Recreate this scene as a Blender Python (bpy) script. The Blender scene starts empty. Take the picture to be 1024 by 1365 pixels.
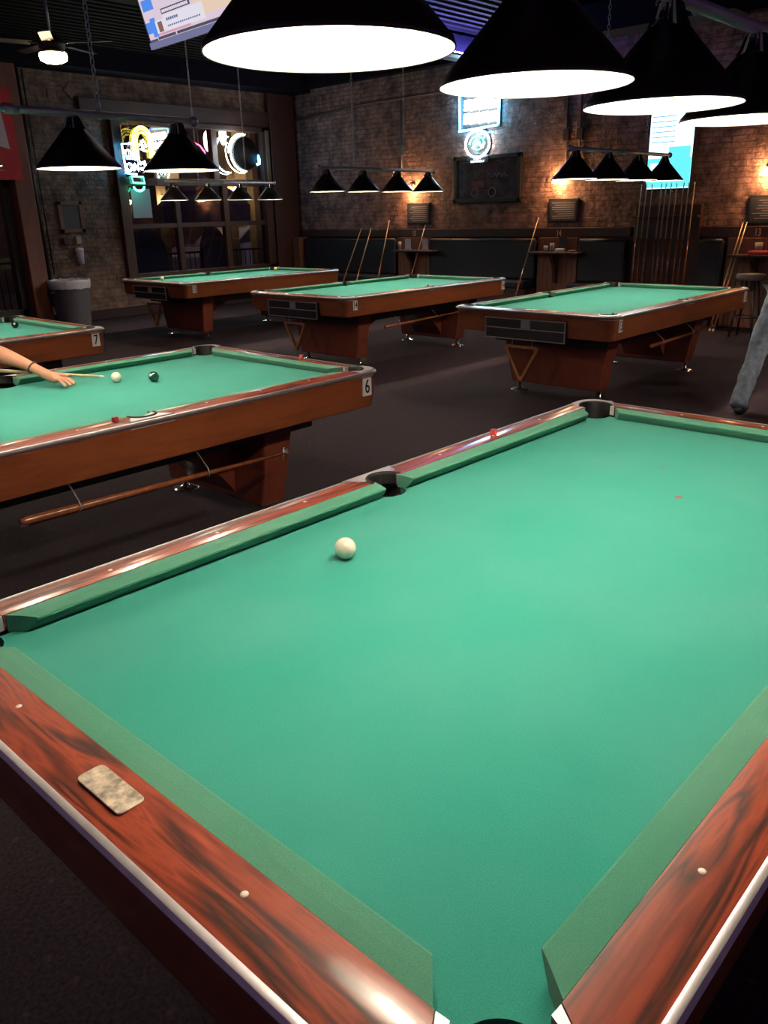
import bpy, bmesh, math, random
from mathutils import Vector, Matrix, Euler
random.seed(7)
PI = math.pi
S = bpy.context.scene
C = S.collection
# ---------------------------------------------------------------- materials
MATS = {}
def nmat(name):
    m = bpy.data.materials.new(name); m.use_nodes = True
    MATS[name] = m
    nt = m.node_tree; b = nt.nodes['Principled BSDF']
    return m, nt, b
def setp(b, **k):
    for n, v in k.items():
        n = {'rough': 'Roughness', 'metal': 'Metallic', 'coat': 'Coat Weight', 'coatr': 'Coat Roughness', 'spec': 'Specular IOR Level', 'sheen': 'Sheen Weight', 'em': 'Emission Strength'}[n]
        b.inputs[n].default_value = v
def plain(name, col, noise=0.12, scale=20, **k):
    m, nt, b = nmat(name); setp(b, **k)
    tc = nt.nodes.new('ShaderNodeTexCoord'); n = nt.nodes.new('ShaderNodeTexNoise'); n.inputs['Scale'].default_value = scale; n.inputs['Detail'].default_value = 4
    r = nt.nodes.new('ShaderNodeValToRGB')
    r.color_ramp.elements[0].position = .3; r.color_ramp.elements[1].position = .7
    r.color_ramp.elements[0].color = (*[c * (1 - noise) for c in col], 1); r.color_ramp.elements[1].color = (*[min(1, c * (1 + noise)) for c in col], 1)
    nt.links.new(tc.outputs['Object'], n.inputs['Vector']); nt.links.new(n.outputs['Fac'], r.inputs['Fac']); nt.links.new(r.outputs['Color'], b.inputs['Base Color'])
    return m
def emit(name, col, st, base=(.02, .02, .02)):
    m, nt, b = nmat(name)
    b.inputs['Base Color'].default_value = (*base, 1); b.inputs['Emission Color'].default_value = (*col, 1); setp(b, em=st, rough=.4)
    return m
def ramp(nt, stops):
    r = nt.nodes.new('ShaderNodeValToRGB')
    e = r.color_ramp.elements
    while len(e) < len(stops): e.new(.5)
    for i, (p, c) in enumerate(stops): e[i].position = p; e[i].color = (*c, 1)
    return r
def wood(name, c1, c2, c3, sc=(1.2, 9, 9), dist=2.2, figure=7, rough=.3, coat=.6, coatr=.12, p0=.14, spec=.5):
    m, nt, b = nmat(name); setp(b, rough=rough, spec=spec, coat=coat, coatr=coatr)
    N = nt.nodes.new; L = nt.links.new
    tc = N('ShaderNodeTexCoord'); mp = N('ShaderNodeMapping'); mp.inputs['Scale'].default_value = sc
    L(tc.outputs['Object'], mp.inputs['Vector'])
    n = N('ShaderNodeTexNoise'); n.inputs['Scale'].default_value = 1.3; n.inputs['Detail'].default_value = 2.5; n.inputs['Distortion'].default_value = dist * .2
    L(mp.outputs['Vector'], n.inputs['Vector'])
    mu = N('ShaderNodeMath'); mu.operation = 'MULTIPLY'; mu.inputs[1].default_value = figure; L(n.outputs['Fac'], mu.inputs[0])
    fr = N('ShaderNodeMath'); fr.operation = 'PINGPONG'; fr.inputs[1].default_value = 1.0; L(mu.outputs[0], fr.inputs[0])
    f = N('ShaderNodeTexNoise'); f.inputs['Scale'].default_value = 9; f.inputs['Detail'].default_value = 6
    L(mp.outputs['Vector'], f.inputs['Vector'])
    mx = N('ShaderNodeMath'); mx.operation = 'MULTIPLY_ADD'; mx.inputs[1].default_value = .45; L(f.outputs['Fac'], mx.inputs[0])
    sc_ = N('ShaderNodeMath'); sc_.operation = 'MULTIPLY'; sc_.inputs[1].default_value = .62; L(fr.outputs[0], sc_.inputs[0]); L(sc_.outputs[0], mx.inputs[2])
    r = ramp(nt, [(p0, c1), (p0 + .22, c2), (p0 + .50, c3), (.98, tuple(x * .8 for x in c2))])
    L(mx.outputs[0], r.inputs['Fac']); L(r.outputs['Color'], b.inputs['Base Color'])
    return m
ROSE = ((.036, .009, .005), (.15, .023, .009), (.31, .050, .019))
wood('rail_u', *ROSE, sc=(1.3, 16, 16), figure=7, rough=.5, spec=.25, coat=.5, coatr=.12, p0=.20, dist=4)
wood('rail_v', *ROSE, sc=(16, 1.6, 16), figure=7, rough=.5, spec=.25, coat=.38, coatr=.10, p0=.22, dist=4)
wood('apron', (.12, .028, .009), (.18, .045, .014), (.25, .07, .022), sc=(1.5, 1.5, 12), figure=1.5, rough=.35, coat=.35, coatr=.2)
wood('pedestal', (.10, .02, .010), (.14, .03, .014), (.17, .036, .018), sc=(3, 3, 1), figure=1.5, rough=.4, coat=.2)
wood('booth_wood', (.10, .035, .02), (.16, .055, .03), (.21, .08, .045), sc=(9, 9, 1), figure=2, rough=.5, coat=.1)
wood('dark_wood', (.022, .009, .007), (.036, .013, .010), (.048, .017, .012), sc=(5, 5, 1), figure=2, rough=.5, coat=.1)
wood('red_post', (.10, .03, .02), (.15, .045, .03), (.18, .06, .04), sc=(6, 6, 1), figure=2, rough=.5, coat=.1)
wood('rack_wood', (.20, .07, .02), (.32, .12, .04), (.40, .16, .06), sc=(5, 5, 5), figure=2, rough=.35)
wood('cue_maple', (.55, .36, .18), (.62, .42, .22), (.68, .48, .26), sc=(4, 4, 4), figure=2, rough=.3)
wood('cue_butt', (.10, .025, .01), (.22, .06, .02), (.30, .09, .03), sc=(6, 6, 6), figure=2, rough=.25)
plain('alu', (.50, .46, .47), .08, 30, metal=.75, rough=.42)
plain('alu_cast', (.62, .57, .58), .10, 12, metal=.65, rough=.5)
plain('chrome', (.75, .73, .72), .05, 10, metal=1, rough=.15)
plain('plate_metal', (.62, .52, .40), .55, 70, metal=.5, rough=.45)
plain('shade_black', (.020, .012, .012), .1, 8, rough=.42)
plain('shade_inner', (.85, .82, .76), .02, 5, rough=.6)
plain('black', (.012, .011, .012), .1, 12, rough=.5)
plain('rubber', (.006, .005, .005), .25, 60, rough=.6, spec=.25)
plain('vinyl', (.008, .010, .020), .15, 6, rough=.48)
plain('white_plate', (.75, .72, .66), .03, 10, rough=.5)
plain('ivory', (.86, .78, .60), .02, 4, rough=.12, coat=.6)
plain('sight', (.82, .72, .62), .05, 30, rough=.3)
plain('ball_green', (.006, .07, .04), .02, 4, rough=.12, coat=.6)
plain('ball_black', (.008, .008, .01), .02, 4, rough=.12, coat=.6)
plain('ball_yellow', (.85, .50, .03), .02, 4, rough=.12, coat=.6)
plain('chalk_red', (.62, .06, .05), .1, 80, rough=.8)
plain('chalk_dust', (.35, .10, .10), .2, 80, rough=.95)
plain('ceiling', (.006, .005, .006), .2, 4, rough=.8, spec=.1)
plain('beam', (.007, .006, .014), .2, 4, rough=.8, spec=.1)
plain('jeans', (.13, .16, .21), .4, 18, rough=.9)
plain('shirt', (.35, .35, .38), .2, 8, rough=.9)
plain('skin', (.50, .24, .15), .08, 25, rough=.55)
plain('shoe', (.02, .02, .022), .1, 12, rough=.6)
plain('hair', (.03, .018, .01), .3, 60, rough=.6)
plain('trash_grey', (.11, .105, .12), .08, 8, rough=.55)
plain('trash_bag', (.42, .42, .48), .1, 30, rough=.35)
plain('paper', (.42, .40, .55), .04, 5, rough=.8)
plain('white_card', (.55, .50, .58), .35, 60, rough=.6)
plain('slate', (.03, .035, .05), .15, 12, rough=.4)
plain('frame_tan', (.16, .09, .055), .15, 20, rough=.6)
plain('grey_plastic', (.30, .28, .30), .06, 10, rough=.5)
plain('red_plastic', (.55, .02, .02), .08, 10, rough=.35)
plain('mirror_dark', (.085, .07, .08), .5, 7, rough=.2, coat=.4)
plain('truck_red', (.16, .03, .045), .2, 20, rough=.5)
plain('navy_cloth', (.012, .018, .045), .2, 6, rough=.8)
plain('car_paint', (.40, .42, .50), .05, 3, rough=.25, coat=.8, metal=.3)
plain('ground_out', (.03, .025, .025), .3, 3, rough=.9)
plain('stone_tan', (.13, .085, .035), .25, 3, rough=.8)
plain('banner_red', (.45, .01, .02), .1, 5, rough=.5)
plain('banner_white', (.48, .42, .52), .08, 5, rough=.5)
plain('stool_pad', (.10, .08, .075), .1, 8, rough=.6)
plain('tip_white', (.75, .75, .70), .03, 9, rough=.5)
plain('gold_text', (.55, .42, .25), .05, 20, rough=.4, metal=.4)
plain('glassware', (.35, .35, .42), .1, 20, rough=.15)
plain('pipe_black', (.020, .016, .020), .1, 12, rough=.45)
plain('conduit', (.085, .06, .055), .1, 12, rough=.5)
emit('bulb', (1.0, .86, .68), 260)
emit('sconce_glow', (1.0, .50, .20), 95, (.5, .4, .3))
emit('fan_glow', (1.0, .72, .40), 26, (.5, .4, .3))
emit('neon_cyan', (.10, .55, 1.0), 20)
emit('neon_white', (.75, .92, 1.0), 22)
emit('sign_white', (.8, .9, 1.0), 1.6)
emit('neon_yellow', (1.0, .80, .06), 7)
emit('neon_green', (.05, .85, .45), 7)
emit('neon_red', (1.0, .05, .12), 6)
emit('neon_blue', (.05, .15, 1.0), 14)
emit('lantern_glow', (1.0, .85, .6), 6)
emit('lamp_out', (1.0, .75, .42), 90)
emit('window_warm', (1.0, .55, .16), .3)
emit('light_panel_cyan', (.10, .60, .72), .75)
emit('light_panel_white', (.55, .88, 1.0), 1.3)
emit('light_panel_dark', (.10, .35, .55), .5)
emit('led_blue', (.22, .20, 1.0), 130)
emit('tv_pale', (.80, .66, .78), .42)
emit('tv_beige', (.90, .68, .52), .42)
emit('tv_blue', (.10, .30, .95), .42)
emit('tv_white', (.85, .82, .92), .42)
emit('tv_bar', (.20, .20, .38), .4)
emit('tv_cap', (.16, .15, .22), .25)
emit('tv_pink', (.95, .45, .60), .34)
emit('tv_skin', (.45, .25, .22), .25)

def felt(name='felt', ca=(.018, .228, .178), cb_=(.038, .250, .203)):
    m, nt, b = nmat(name); setp(b, rough=.92, sheen=.22)
    b.inputs['Sheen Tint'].default_value = (.6, .9, .75, 1); b.inputs['Specular IOR Level'].default_value = .15
    N = nt.nodes.new; L = nt.links.new
    tc = N('ShaderNodeTexCoord')
    a = N('ShaderNodeTexNoise'); a.inputs['Scale'].default_value = 2.6; a.inputs['Detail'].default_value = 5; L(tc.outputs['Object'], a.inputs['Vector'])
    f = N('ShaderNodeTexNoise'); f.inputs['Scale'].default_value = 420; f.inputs['Detail'].default_value = 2; L(tc.outputs['Object'], f.inputs['Vector'])
    r = ramp(nt, [(.32, ca), (.70, cb_)]); L(a.outputs['Fac'], r.inputs['Fac'])
    r2 = ramp(nt, [(.25, (.82, .82, .82)), (.75, (1.15, 1.15, 1.15))]); L(f.outputs['Fac'], r2.inputs['Fac'])
    mx = N('ShaderNodeMix'); mx.data_type = 'RGBA'; mx.blend_type = 'MULTIPLY'; mx.inputs[0].default_value = 1
    L(r.outputs['Color'], mx.inputs[6]); L(r2.outputs['Color'], mx.inputs[7])
    # small chalk scuffs
    v = N('ShaderNodeTexVoronoi'); v.inputs['Scale'].default_value = 2.3; L(tc.outputs['Object'], v.inputs['Vector'])
    d = N('ShaderNodeTexNoise'); d.inputs['Scale'].default_value = 60; L(tc.outputs['Object'], d.inputs['Vector'])
    ad = N('ShaderNodeMath'); ad.operation = 'MULTIPLY_ADD'; ad.inputs[1].default_value = .035; L(d.outputs['Fac'], ad.inputs[0]); L(v.outputs['Distance'], ad.inputs[2])
    r3 = ramp(nt, [(.045, (.35, .35, .35)), (.058, (0, 0, 0))]); L(ad.outputs[0], r3.inputs['Fac'])
    m2 = N('ShaderNodeMix'); m2.data_type = 'RGBA'; L(r3.outputs['Color'], m2.inputs[0]); L(mx.outputs[2], m2.inputs[6]); m2.inputs[7].default_value = (.12, .10, .07, 1)
    L(m2.outputs[2], b.inputs['Base Color'])
    bp = N('ShaderNodeBump'); bp.inputs['Strength'].default_value = .15; bp.inputs['Distance'].default_value = .001; L(f.outputs['Fac'], bp.inputs['Height']); L(bp.outputs[0], b.inputs['Normal'])
felt(); felt('felt_rail', (.045, .200, .128), (.080, .225, .150))
def brick(name, axis, c=((.255, .145, .125), (.21, .118, .102), (.17, .104, .094))):
    m, nt, b = nmat(name); setp(b, rough=.72)
    N = nt.nodes.new; L = nt.links.new
    tc = N('ShaderNodeTexCoord'); sp = N('ShaderNodeSeparateXYZ'); cb = N('ShaderNodeCombineXYZ')
    L(tc.outputs['Object'], sp.inputs[0]); L(sp.outputs[axis], cb.inputs[0]); L(sp.outputs['Z'], cb.inputs[1])
    n0 = N('ShaderNodeTexNoise'); n0.inputs['Scale'].default_value = 5; n0.inputs['Detail'].default_value = 3; L(tc.outputs['Object'], n0.inputs['Vector'])
    va = N('ShaderNodeVectorMath'); va.operation = 'MULTIPLY_ADD'; va.inputs[1].default_value = (.06, .06, 0); L(n0.outputs['Color'], va.inputs[0]); L(cb.outputs[0], va.inputs[2])
    bt = N('ShaderNodeTexBrick'); bt.inputs['Scale'].default_value = 1; bt.inputs['Brick Width'].default_value = .22; bt.inputs['Row Height'].default_value = .075; bt.inputs['Mortar Size'].default_value = .008; bt.inputs['Mortar Smooth'].default_value = .4
    bt.inputs['Color1'].default_value = (*c[0], 1); bt.inputs['Color2'].default_value = (*c[1], 1); bt.inputs['Mortar'].default_value = (*c[2], 1)
    L(va.outputs[0], bt.inputs['Vector'])
    n = N('ShaderNodeTexNoise'); n.inputs['Scale'].default_value = 4.5; n.inputs['Detail'].default_value = 10; n.inputs['Roughness'].default_value = .7; L(tc.outputs['Object'], n.inputs['Vector'])
    r = ramp(nt, [(.36, (.35, .32, .34)), (.50, (.90, .90, .90)), (.64, (1.55, 1.5, 1.5))]); L(n.outputs['Fac'], r.inputs['Fac'])
    mx = N('ShaderNodeMix'); mx.data_type = 'RGBA'; mx.blend_type = 'MULTIPLY'; mx.inputs[0].default_value = 1; L(bt.outputs['Color'], mx.inputs[6]); L(r.outputs['Color'], mx.inputs[7])
    L(mx.outputs[2], b.inputs['Base Color'])
    n2 = N('ShaderNodeTexNoise'); n2.inputs['Scale'].default_value = 14; n2.inputs['Detail'].default_value = 8; L(tc.outputs['Object'], n2.inputs['Vector'])
    ma = N('ShaderNodeMath'); ma.operation = 'MULTIPLY_ADD'; ma.inputs[1].default_value = -.9; L(bt.outputs['Fac'], ma.inputs[0]); L(n2.outputs['Fac'], ma.inputs[2])
    bp = N('ShaderNodeBump'); bp.inputs['Strength'].default_value = .9; bp.inputs['Distance'].default_value = .03; L(ma.outputs[0], bp.inputs['Height']); L(bp.outputs[0], b.inputs['Normal'])
brick('brick_y', 'Y'); brick('brick_x', 'X', ((.17, .105, .080), (.15, .09, .068), (.12, .08, .062)))
def carpet():
    m, nt, b = nmat('carpet'); setp(b, rough=.95); b.inputs['Specular IOR Level'].default_value = .1
    N = nt.nodes.new; L = nt.links.new
    tc = N('ShaderNodeTexCoord')
    f = N('ShaderNodeTexNoise'); f.inputs['Scale'].default_value = 90; f.inputs['Detail'].default_value = 3; L(tc.outputs['Object'], f.inputs['Vector'])
    v = N('ShaderNodeTexVoronoi'); v.inputs['Scale'].default_value = 9; v.inputs['Randomness'].default_value = .15; L(tc.outputs['Object'], v.inputs['Vector'])
    r = ramp(nt, [(.3, (.022, .0145, .018)), (.7, (.048, .032, .040))]); L(f.outputs['Fac'], r.inputs['Fac'])
    r2 = ramp(nt, [(.05, (1.9, 1.7, 1.6)), (.12, (1, 1, 1))]); L(v.outputs['Distance'], r2.inputs['Fac'])
    mx = N('ShaderNodeMix'); mx.data_type = 'RGBA'; mx.blend_type = 'MULTIPLY'; mx.inputs[0].default_value = 1; L(r.outputs['Color'], mx.inputs[6]); L(r2.outputs['Color'], mx.inputs[7])
    L(mx.outputs[2], b.inputs['Base Color'])
carpet()
def plaid():
    m, nt, b = nmat('plaid'); setp(b, rough=.9)
    N = nt.nodes.new; L = nt.links.new
    tc = N('ShaderNodeTexCoord'); ck = N('ShaderNodeTexChecker'); ck.inputs['Scale'].default_value = 60
    ck.inputs['Color1'].default_value = (.55, .50, .55, 1); ck.inputs['Color2'].default_value = (.25, .20, .28, 1)
    L(tc.outputs['Object'], ck.inputs['Vector']); L(ck.outputs['Color'], b.inputs['Base Color'])
plaid()
def glass():
    m = bpy.data.materials.new('pane_glass'); m.use_nodes = True; MATS['pane_glass'] = m
    nt = m.node_tree; nt.nodes.clear(); N = nt.nodes.new; L = nt.links.new
    o = N('ShaderNodeOutputMaterial'); t = N('ShaderNodeBsdfTransparent'); t.inputs[0].default_value = (.8, .8, .85, 1)
    g = N('ShaderNodeBsdfGlossy'); g.inputs['Roughness'].default_value = .03
    fr = N('ShaderNodeFresnel'); fr.inputs['IOR'].default_value = 1.5
    mx = N('ShaderNodeMixShader'); L(fr.outputs[0], mx.inputs[0]); L(t.outputs[0], mx.inputs[1]); L(g.outputs[0], mx.inputs[2]); L(mx.outputs[0], o.inputs[0])
glass()
# ---------------------------------------------------------------- mesh helpers
class MB:
    def __init__(s): s.bm = bmesh.new()
    def _add(s, vs, fs, smooth=False):
        v = [s.bm.verts.new(p) for p in vs]
        for f in fs:
            try:
                q = s.bm.faces.new([v[i] for i in f]); q.smooth = smooth
            except ValueError: pass
        return s
    def box(s, x0, x1, y0, y1, z0, z1, M=None, bev=0):
        vs = [Vector((x, y, z)) for z in (z0, z1) for x, y in ((x0, y0), (x1, y0), (x1, y1), (x0, y1))]
        if bev:
            t = bmesh.new(); v = [t.verts.new(p) for p in vs]
            for f in ((3, 2, 1, 0), (4, 5, 6, 7), (0, 1, 5, 4), (1, 2, 6, 5), (2, 3, 7, 6), (3, 0, 4, 7)): t.faces.new([v[i] for i in f])
            bmesh.ops.bevel(t, geom=t.edges[:], offset=bev, segments=2, affect='EDGES', profile=.5)
            t.verts.index_update()
            return s._add([(M @ q.co if M else q.co) for q in t.verts], [[q.index for q in f.verts] for f in t.faces])
        if M: vs = [M @ p for p in vs]
        return s._add(vs, [(3, 2, 1, 0), (4, 5, 6, 7), (0, 1, 5, 4), (1, 2, 6, 5), (2, 3, 7, 6), (3, 0, 4, 7)])
    def prism(s, pts, z0, z1, M=None, smooth=False):
        n = len(pts); vs = [Vector((x, y, z0)) for x, y in pts] + [Vector((x, y, z1)) for x, y in pts]
        if M: vs = [M @ p for p in vs]
        return s._add(vs, [list(range(n))[::-1], list(range(n, 2 * n))] + [(i, (i + 1) % n, n + (i + 1) % n, n + i) for i in range(n)])
    def lathe(s, prof, seg=32, M=None, smooth=True, close=False):
        vs = []; fs = []
        for r, z in prof:
            for k in range(seg):
                a = 2 * PI * k / seg; p = Vector((r * math.cos(a), r * math.sin(a), z)); vs.append(M @ p if M else p)
        n = len(prof)
        for i in range(n - 1 + (1 if close else 0)):
            j = (i + 1) % n
            for k in range(seg):
                k2 = (k + 1) % seg; fs.append((i * seg + k, i * seg + k2, j * seg + k2, j * seg + k))
        if not close:
            if prof[0][0] > 1e-5: fs.append([k for k in range(seg)][::-1])
            if prof[-1][0] > 1e-5: fs.append([(n - 1) * seg + k for k in range(seg)])
        s._add(vs, fs, smooth); bmesh.ops.remove_doubles(s.bm, verts=s.bm.verts[:], dist=1e-5) if min(q[0] for q in prof) < 1e-5 else None
        return s
    def tube(s, path, r, seg=10, closed=False, cap=True):
        P = [Vector(p) for p in path]; n = len(P); R = r if isinstance(r, (list, tuple)) else [r] * n
        vs = []; prev = None
        for i, p in enumerate(P):
            if closed: d = P[(i + 1) % n] - P[i - 1]
            else: d = P[min(i + 1, n - 1)] - P[max(i - 1, 0)]
            d.normalize()
            if prev is None:
                u = d.orthogonal().normalized()
            else:
                u = (prev - d * prev.dot(d)); u = u.normalized() if u.length > 1e-6 else d.orthogonal().normalized()
            prev = u; w = d.cross(u)
            for k in range(seg):
                a = 2 * PI * k / seg; vs.append(p + (u * math.cos(a) + w * math.sin(a)) * R[i])
        fs = []
        for i in range(n if closed else n - 1):
            j = (i + 1) % n
            for k in range(seg): fs.append((i * seg + k, i * seg + (k + 1) % seg, j * seg + (k + 1) % seg, j * seg + k))
        if cap and not closed: fs += [list(range(seg))[::-1], [(n - 1) * seg + k for k in range(seg)]]
        return s._add(vs, fs, True)
    def sweep(s, loop, prof):
        """closed path loop(offset)->list of xy; prof: closed list of (offset, z)"""
        rings = []
        for o, z in prof: rings.append([Vector((x, y, z)) for x, y in loop(o)])
        n = len(rings[0]); m = len(prof); vs = [p for r in rings for p in r]
        return s._add(vs, [(i * n + k, i * n + (k + 1) % n, ((i + 1) % m) * n + (k + 1) % n, ((i + 1) % m) * n + k) for i in range(m) for k in range(n)])
    def sphere(s, c, r, seg=24, rings=14, sc=(1, 1, 1)):
        M = Matrix.Translation(c) @ Matrix.Diagonal((*sc, 1))
        return s.lathe([(r * math.sin(PI * i / rings) if 0 < i < rings else 0, -r * math.cos(PI * i / rings)) for i in range(rings + 1)], seg, M)
    def build(s, name, mat, parent=None, loc=None, auto=False):
        bmesh.ops.recalc_face_normals(s.bm, faces=s.bm.faces[:])
        me = bpy.data.meshes.new(name); s.bm.to_mesh(me); s.bm.free()
        if auto:
            for p in me.polygons: p.use_smooth = True
            try: me.set_sharp_from_angle(angle=math.radians(35))
            except Exception: pass
        me.materials.append(MATS[mat]); o = bpy.data.objects.new(name, me); C.objects.link(o)
        if parent: o.parent = parent
        if loc: o.location = loc
        return o
def tag(o, label=None, cat=None, group=None, kind=None):
    if label: o['label'] = label
    if cat: o['category'] = cat
    if group: o['group'] = group
    if kind: o['kind'] = kind
    return o
def thing(name, label, cat, loc=(0, 0, 0), rz=0, group=None):
    o = bpy.data.objects.new(name, None); C.objects.link(o); o.location = loc; o.rotation_euler = (0, 0, rz); o.empty_display_size = .1
    return tag(o, label, cat, group)
def kids(o): return [c for c in bpy.data.objects if c.parent == o]
def dup(root, loc=None, rz=None, label=None, group=None, skip=()):
    def rec(o, par):
        c = o.copy(); C.objects.link(c)
        if par: c.parent = par
        for k in kids(o):
            if k.name.split('.')[0] not in skip: rec(k, c)
        return c
    r = rec(root, None)
    if loc is not None: r.location = loc
    if rz is not None: r.rotation_euler = (0, 0, rz)
    if label: r['label'] = label
    if group: r['group'] = group
    return r
def struct(o): return tag(o, kind='structure')
def textmesh(name, txt, size, mat, parent, M, ext=.0012, label=None, sx=1):
    cu = bpy.data.curves.new(name, 'FONT'); cu.body = txt; cu.size = size; cu.extrude = ext; cu.align_x = 'CENTER'; cu.align_y = 'CENTER'; cu.offset = size * .012
    t = bpy.data.objects.new(name + '_c', cu); C.objects.link(t)
    dg = bpy.context.evaluated_depsgraph_get(); me = bpy.data.meshes.new_from_object(t.evaluated_get(dg)); bpy.data.objects.remove(t)
    me.name = name; me.materials.clear(); me.materials.append(MATS[mat]); me.transform(M @ Matrix.Diagonal((sx, 1, 1, 1)))
    o = bpy.data.objects.new(name, me); C.objects.link(o)
    if parent: o.parent = parent
    if label: o['label'] = label
    return o
def frameM(origin, xdir, ydir):
    x = Vector(xdir).normalized(); y = Vector(ydir).normalized(); z = x.cross(y)
    M = Matrix(((x.x, y.x, z.x, 0), (x.y, y.y, z.y, 0), (x.z, y.z, z.z, 0), (0, 0, 0, 1)))
    return Matrix.Translation(origin) @ M
# ---------------------------------------------------------------- camera
cd = bpy.data.cameras.new('camera'); cam = bpy.data.objects.new('camera', cd); C.objects.link(cam)
cd.sensor_fit = 'VERTICAL'; cd.sensor_height = 24; cd.lens = 1082.46 / 1365 * 24; cd.clip_start = .02; cd.clip_end = 200
cam.location = (-1.81213, -.99617, 1.60138); cam.rotation_euler = (1.21777, .02451, -.82550)
S.camera = cam
S.view_settings.view_transform = 'Standard'; S.view_settings.look = 'None'; S.view_settings.gamma = 1; S.view_settings.exposure = 1.07; S.view_settings.use_curve_mapping = False
w = bpy.data.worlds.new('world'); S.world = w; w.use_nodes = True
w.node_tree.nodes['Background'].inputs[0].default_value = (.42, .25, .55, 1); w.node_tree.nodes['Background'].inputs[1].default_value = .11
# ---------------------------------------------------------------- room
CZ = 4.1; YB = 12.3; XR = 10.0
struct(MB().box(-5, XR + .3, -5, YB + .3, -.1, 0).build('floor', 'carpet'))
# corrugated ceiling deck, ribs along x
cb = MB(); y = -5.0; prof = []
while y < YB + .2:
    prof += [(y, CZ), (y + .07, CZ), (y + .09, CZ - .035), (y + .16, CZ - .035)]; y += .18
vs = [(-5, a, b) for a, b in prof] + [(XR + .3, a, b) for a, b in prof]; n = len(prof)
cb._add(vs, [(i, i + 1, n + i + 1, n + i) for i in range(n - 1)])
cb.box(-5, XR + .3, -5, YB + .3, CZ + .03, CZ + .12)
struct(cb.build('ceiling', 'ceiling'))
struct(MB().box(XR, XR + .3, -5, YB + .3, 0, CZ + .1).build('wall_right', 'brick_y'))
# back wall with window opening and left glazing
WX0, WX1, WZ0, WZ1 = 5.95, 9.28, .62, 3.18
wb = MB()
wb.box(4.4, WX0, YB, YB + .25, 0, CZ); wb.box(WX1, XR, YB, YB + .25, 0, CZ); wb.box(WX0, WX1, YB, YB + .25, WZ1, CZ); wb.box(WX0, WX1, YB, YB + .25, 0, WZ0)
wb.box(-5, 4.4, YB, YB + .25, 3.45, CZ)
struct(wb.build('wall_back', 'brick_x'))
struct(MB().box(4.0, XR, YB - .55, YB, 3.78, CZ - .02, bev=.01).build('trim_1', 'beam'))
struct(MB().box(XR - .16, XR, -4, YB - .55, 3.84, CZ - .02, bev=.01).build('trim_2', 'beam'))
struct(MB().box(WX0 - .5, WX1 + .4, YB - .07, YB, WZ1, WZ1 + .27, bev=.01).build('trim_3', 'dark_wood'))
struct(MB().box(WX1 + .03, XR - .06, YB - .12, YB, 0, WZ1 + .6, bev=.01).build('trim_4', 'dark_wood'))
struct(MB().box(4.4, XR - .1, YB - .12, YB, 0, .16, bev=.02).build('baseboard_back', 'carpet'))
# window 1
w1 = bpy.data.objects.new('window_1', None); C.objects.link(w1); w1.location = (WX0, YB, WZ0); struct(w1)
Wd, Hh = WX1 - WX0, WZ1 - WZ0
f = MB(); f.box(0, Wd, -.10, .1, -.06, .08, bev=.008); f.box(0, Wd, -.10, .1, Hh - .09, Hh, bev=.008); f.box(Wd - .18, Wd, -.10, .1, 0, Hh, bev=.008); f.box(-.02, .16, -.12, .1, 0, Hh, bev=.008)
f.build('window_frame', 'dark_wood', w1)
f = MB(); f.box(.1, Wd - .1, -.06, .06, 1.52, 1.64, bev=.006); f.box(2.0, 2.12, -.07, .07, 1.6, Hh - .05, bev=.006)
f.box(1.10, 1.20, -.06, .06, 0, 1.55, bev=.006); f.box(2.16, 2.28, -.06, .06, 0, 1.55, bev=.006); f.box(.1, Wd - .1, -.05, .05, .82, .9, bev=.006)
f.build('mullion', 'dark_wood', w1)
MB().box(.05, Wd - .05, .0, .012, .02, Hh - .02).build('glass_pane', 'pane_glass', w1)
MB().box(Wd - .10, Wd - .02, -.125, -.10, 1.62, Hh - .05, bev=.004).build('window_casing', 'frame_tan', w1)
# left glazing
w2 = bpy.data.objects.new('window_2', None); C.objects.link(w2); w2.location = (-1, YB, 0); struct(w2)
f = MB(); f.box(0, 5.1, -.06, .1, 0, .3, bev=.01); f.box(0, 5.1, -.06, .1, 3.3, 3.45, bev=.01); f.box(0, .1, -.06, .1, 0, 3.45); f.box(5.0, 5.12, -.06, .1, 0, 3.45, bev=.01); f.box(3.7, 3.8, -.06, .1, 0, 3.4, bev=.01); f.box(0, 5.1, -.05, .08, 2.2, 2.3, bev=.01)
f.build('window_frame', 'black', w2)
MB().box(.05, 5.05, .02, .03, .2, 3.4).build('glass_pane', 'pane_glass', w2)
struct(MB().box(4.12, 4.40, YB - .28, YB + .2, 0, 3.9, bev=.015).build('trim_5', 'red_post'))
tag(MB().tube([(4.53, YB - .05, 0.3), (4.52, YB - .05, 3.76)], .03, 12).tube([(4.62, YB - .04, .8), (4.61, YB - .04, 3.76)], .012, 8).build('wall_conduit', 'pipe_black'), 'black vertical pipe on the brick beside the reddish post', 'pipe')
# pipes on brick wall right
tag(MB().tube([(XR - .05, 12.2, 3.34), (XR - .05, 10.2, 3.45), (XR - .05, 4.6, 3.5)], .022, 10).build('wall_conduit', 'conduit'), 'long pipe running level across the top of the brick wall', 'pipe')
for yy, zt, lb in ((9.42, 3.48, 'thin vertical conduit on the brick wall above the lit sconce by table 15'), (6.09, 3.5, 'thin vertical conduit on the brick wall right of the framed mirror'), (5.86, 3.5, 'second thin conduit on the brick wall behind the light over table 13')):
    m_ = MB().tube([(XR - .03, yy, 2.1), (XR - .03, yy, zt)], .016, 8); m_.box(XR - .06, XR - .005, yy - .05, yy + .05, 2.55, 2.72, bev=.005)
    tag(m_.build('wall_conduit', 'conduit'), lb, 'pipe')
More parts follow.
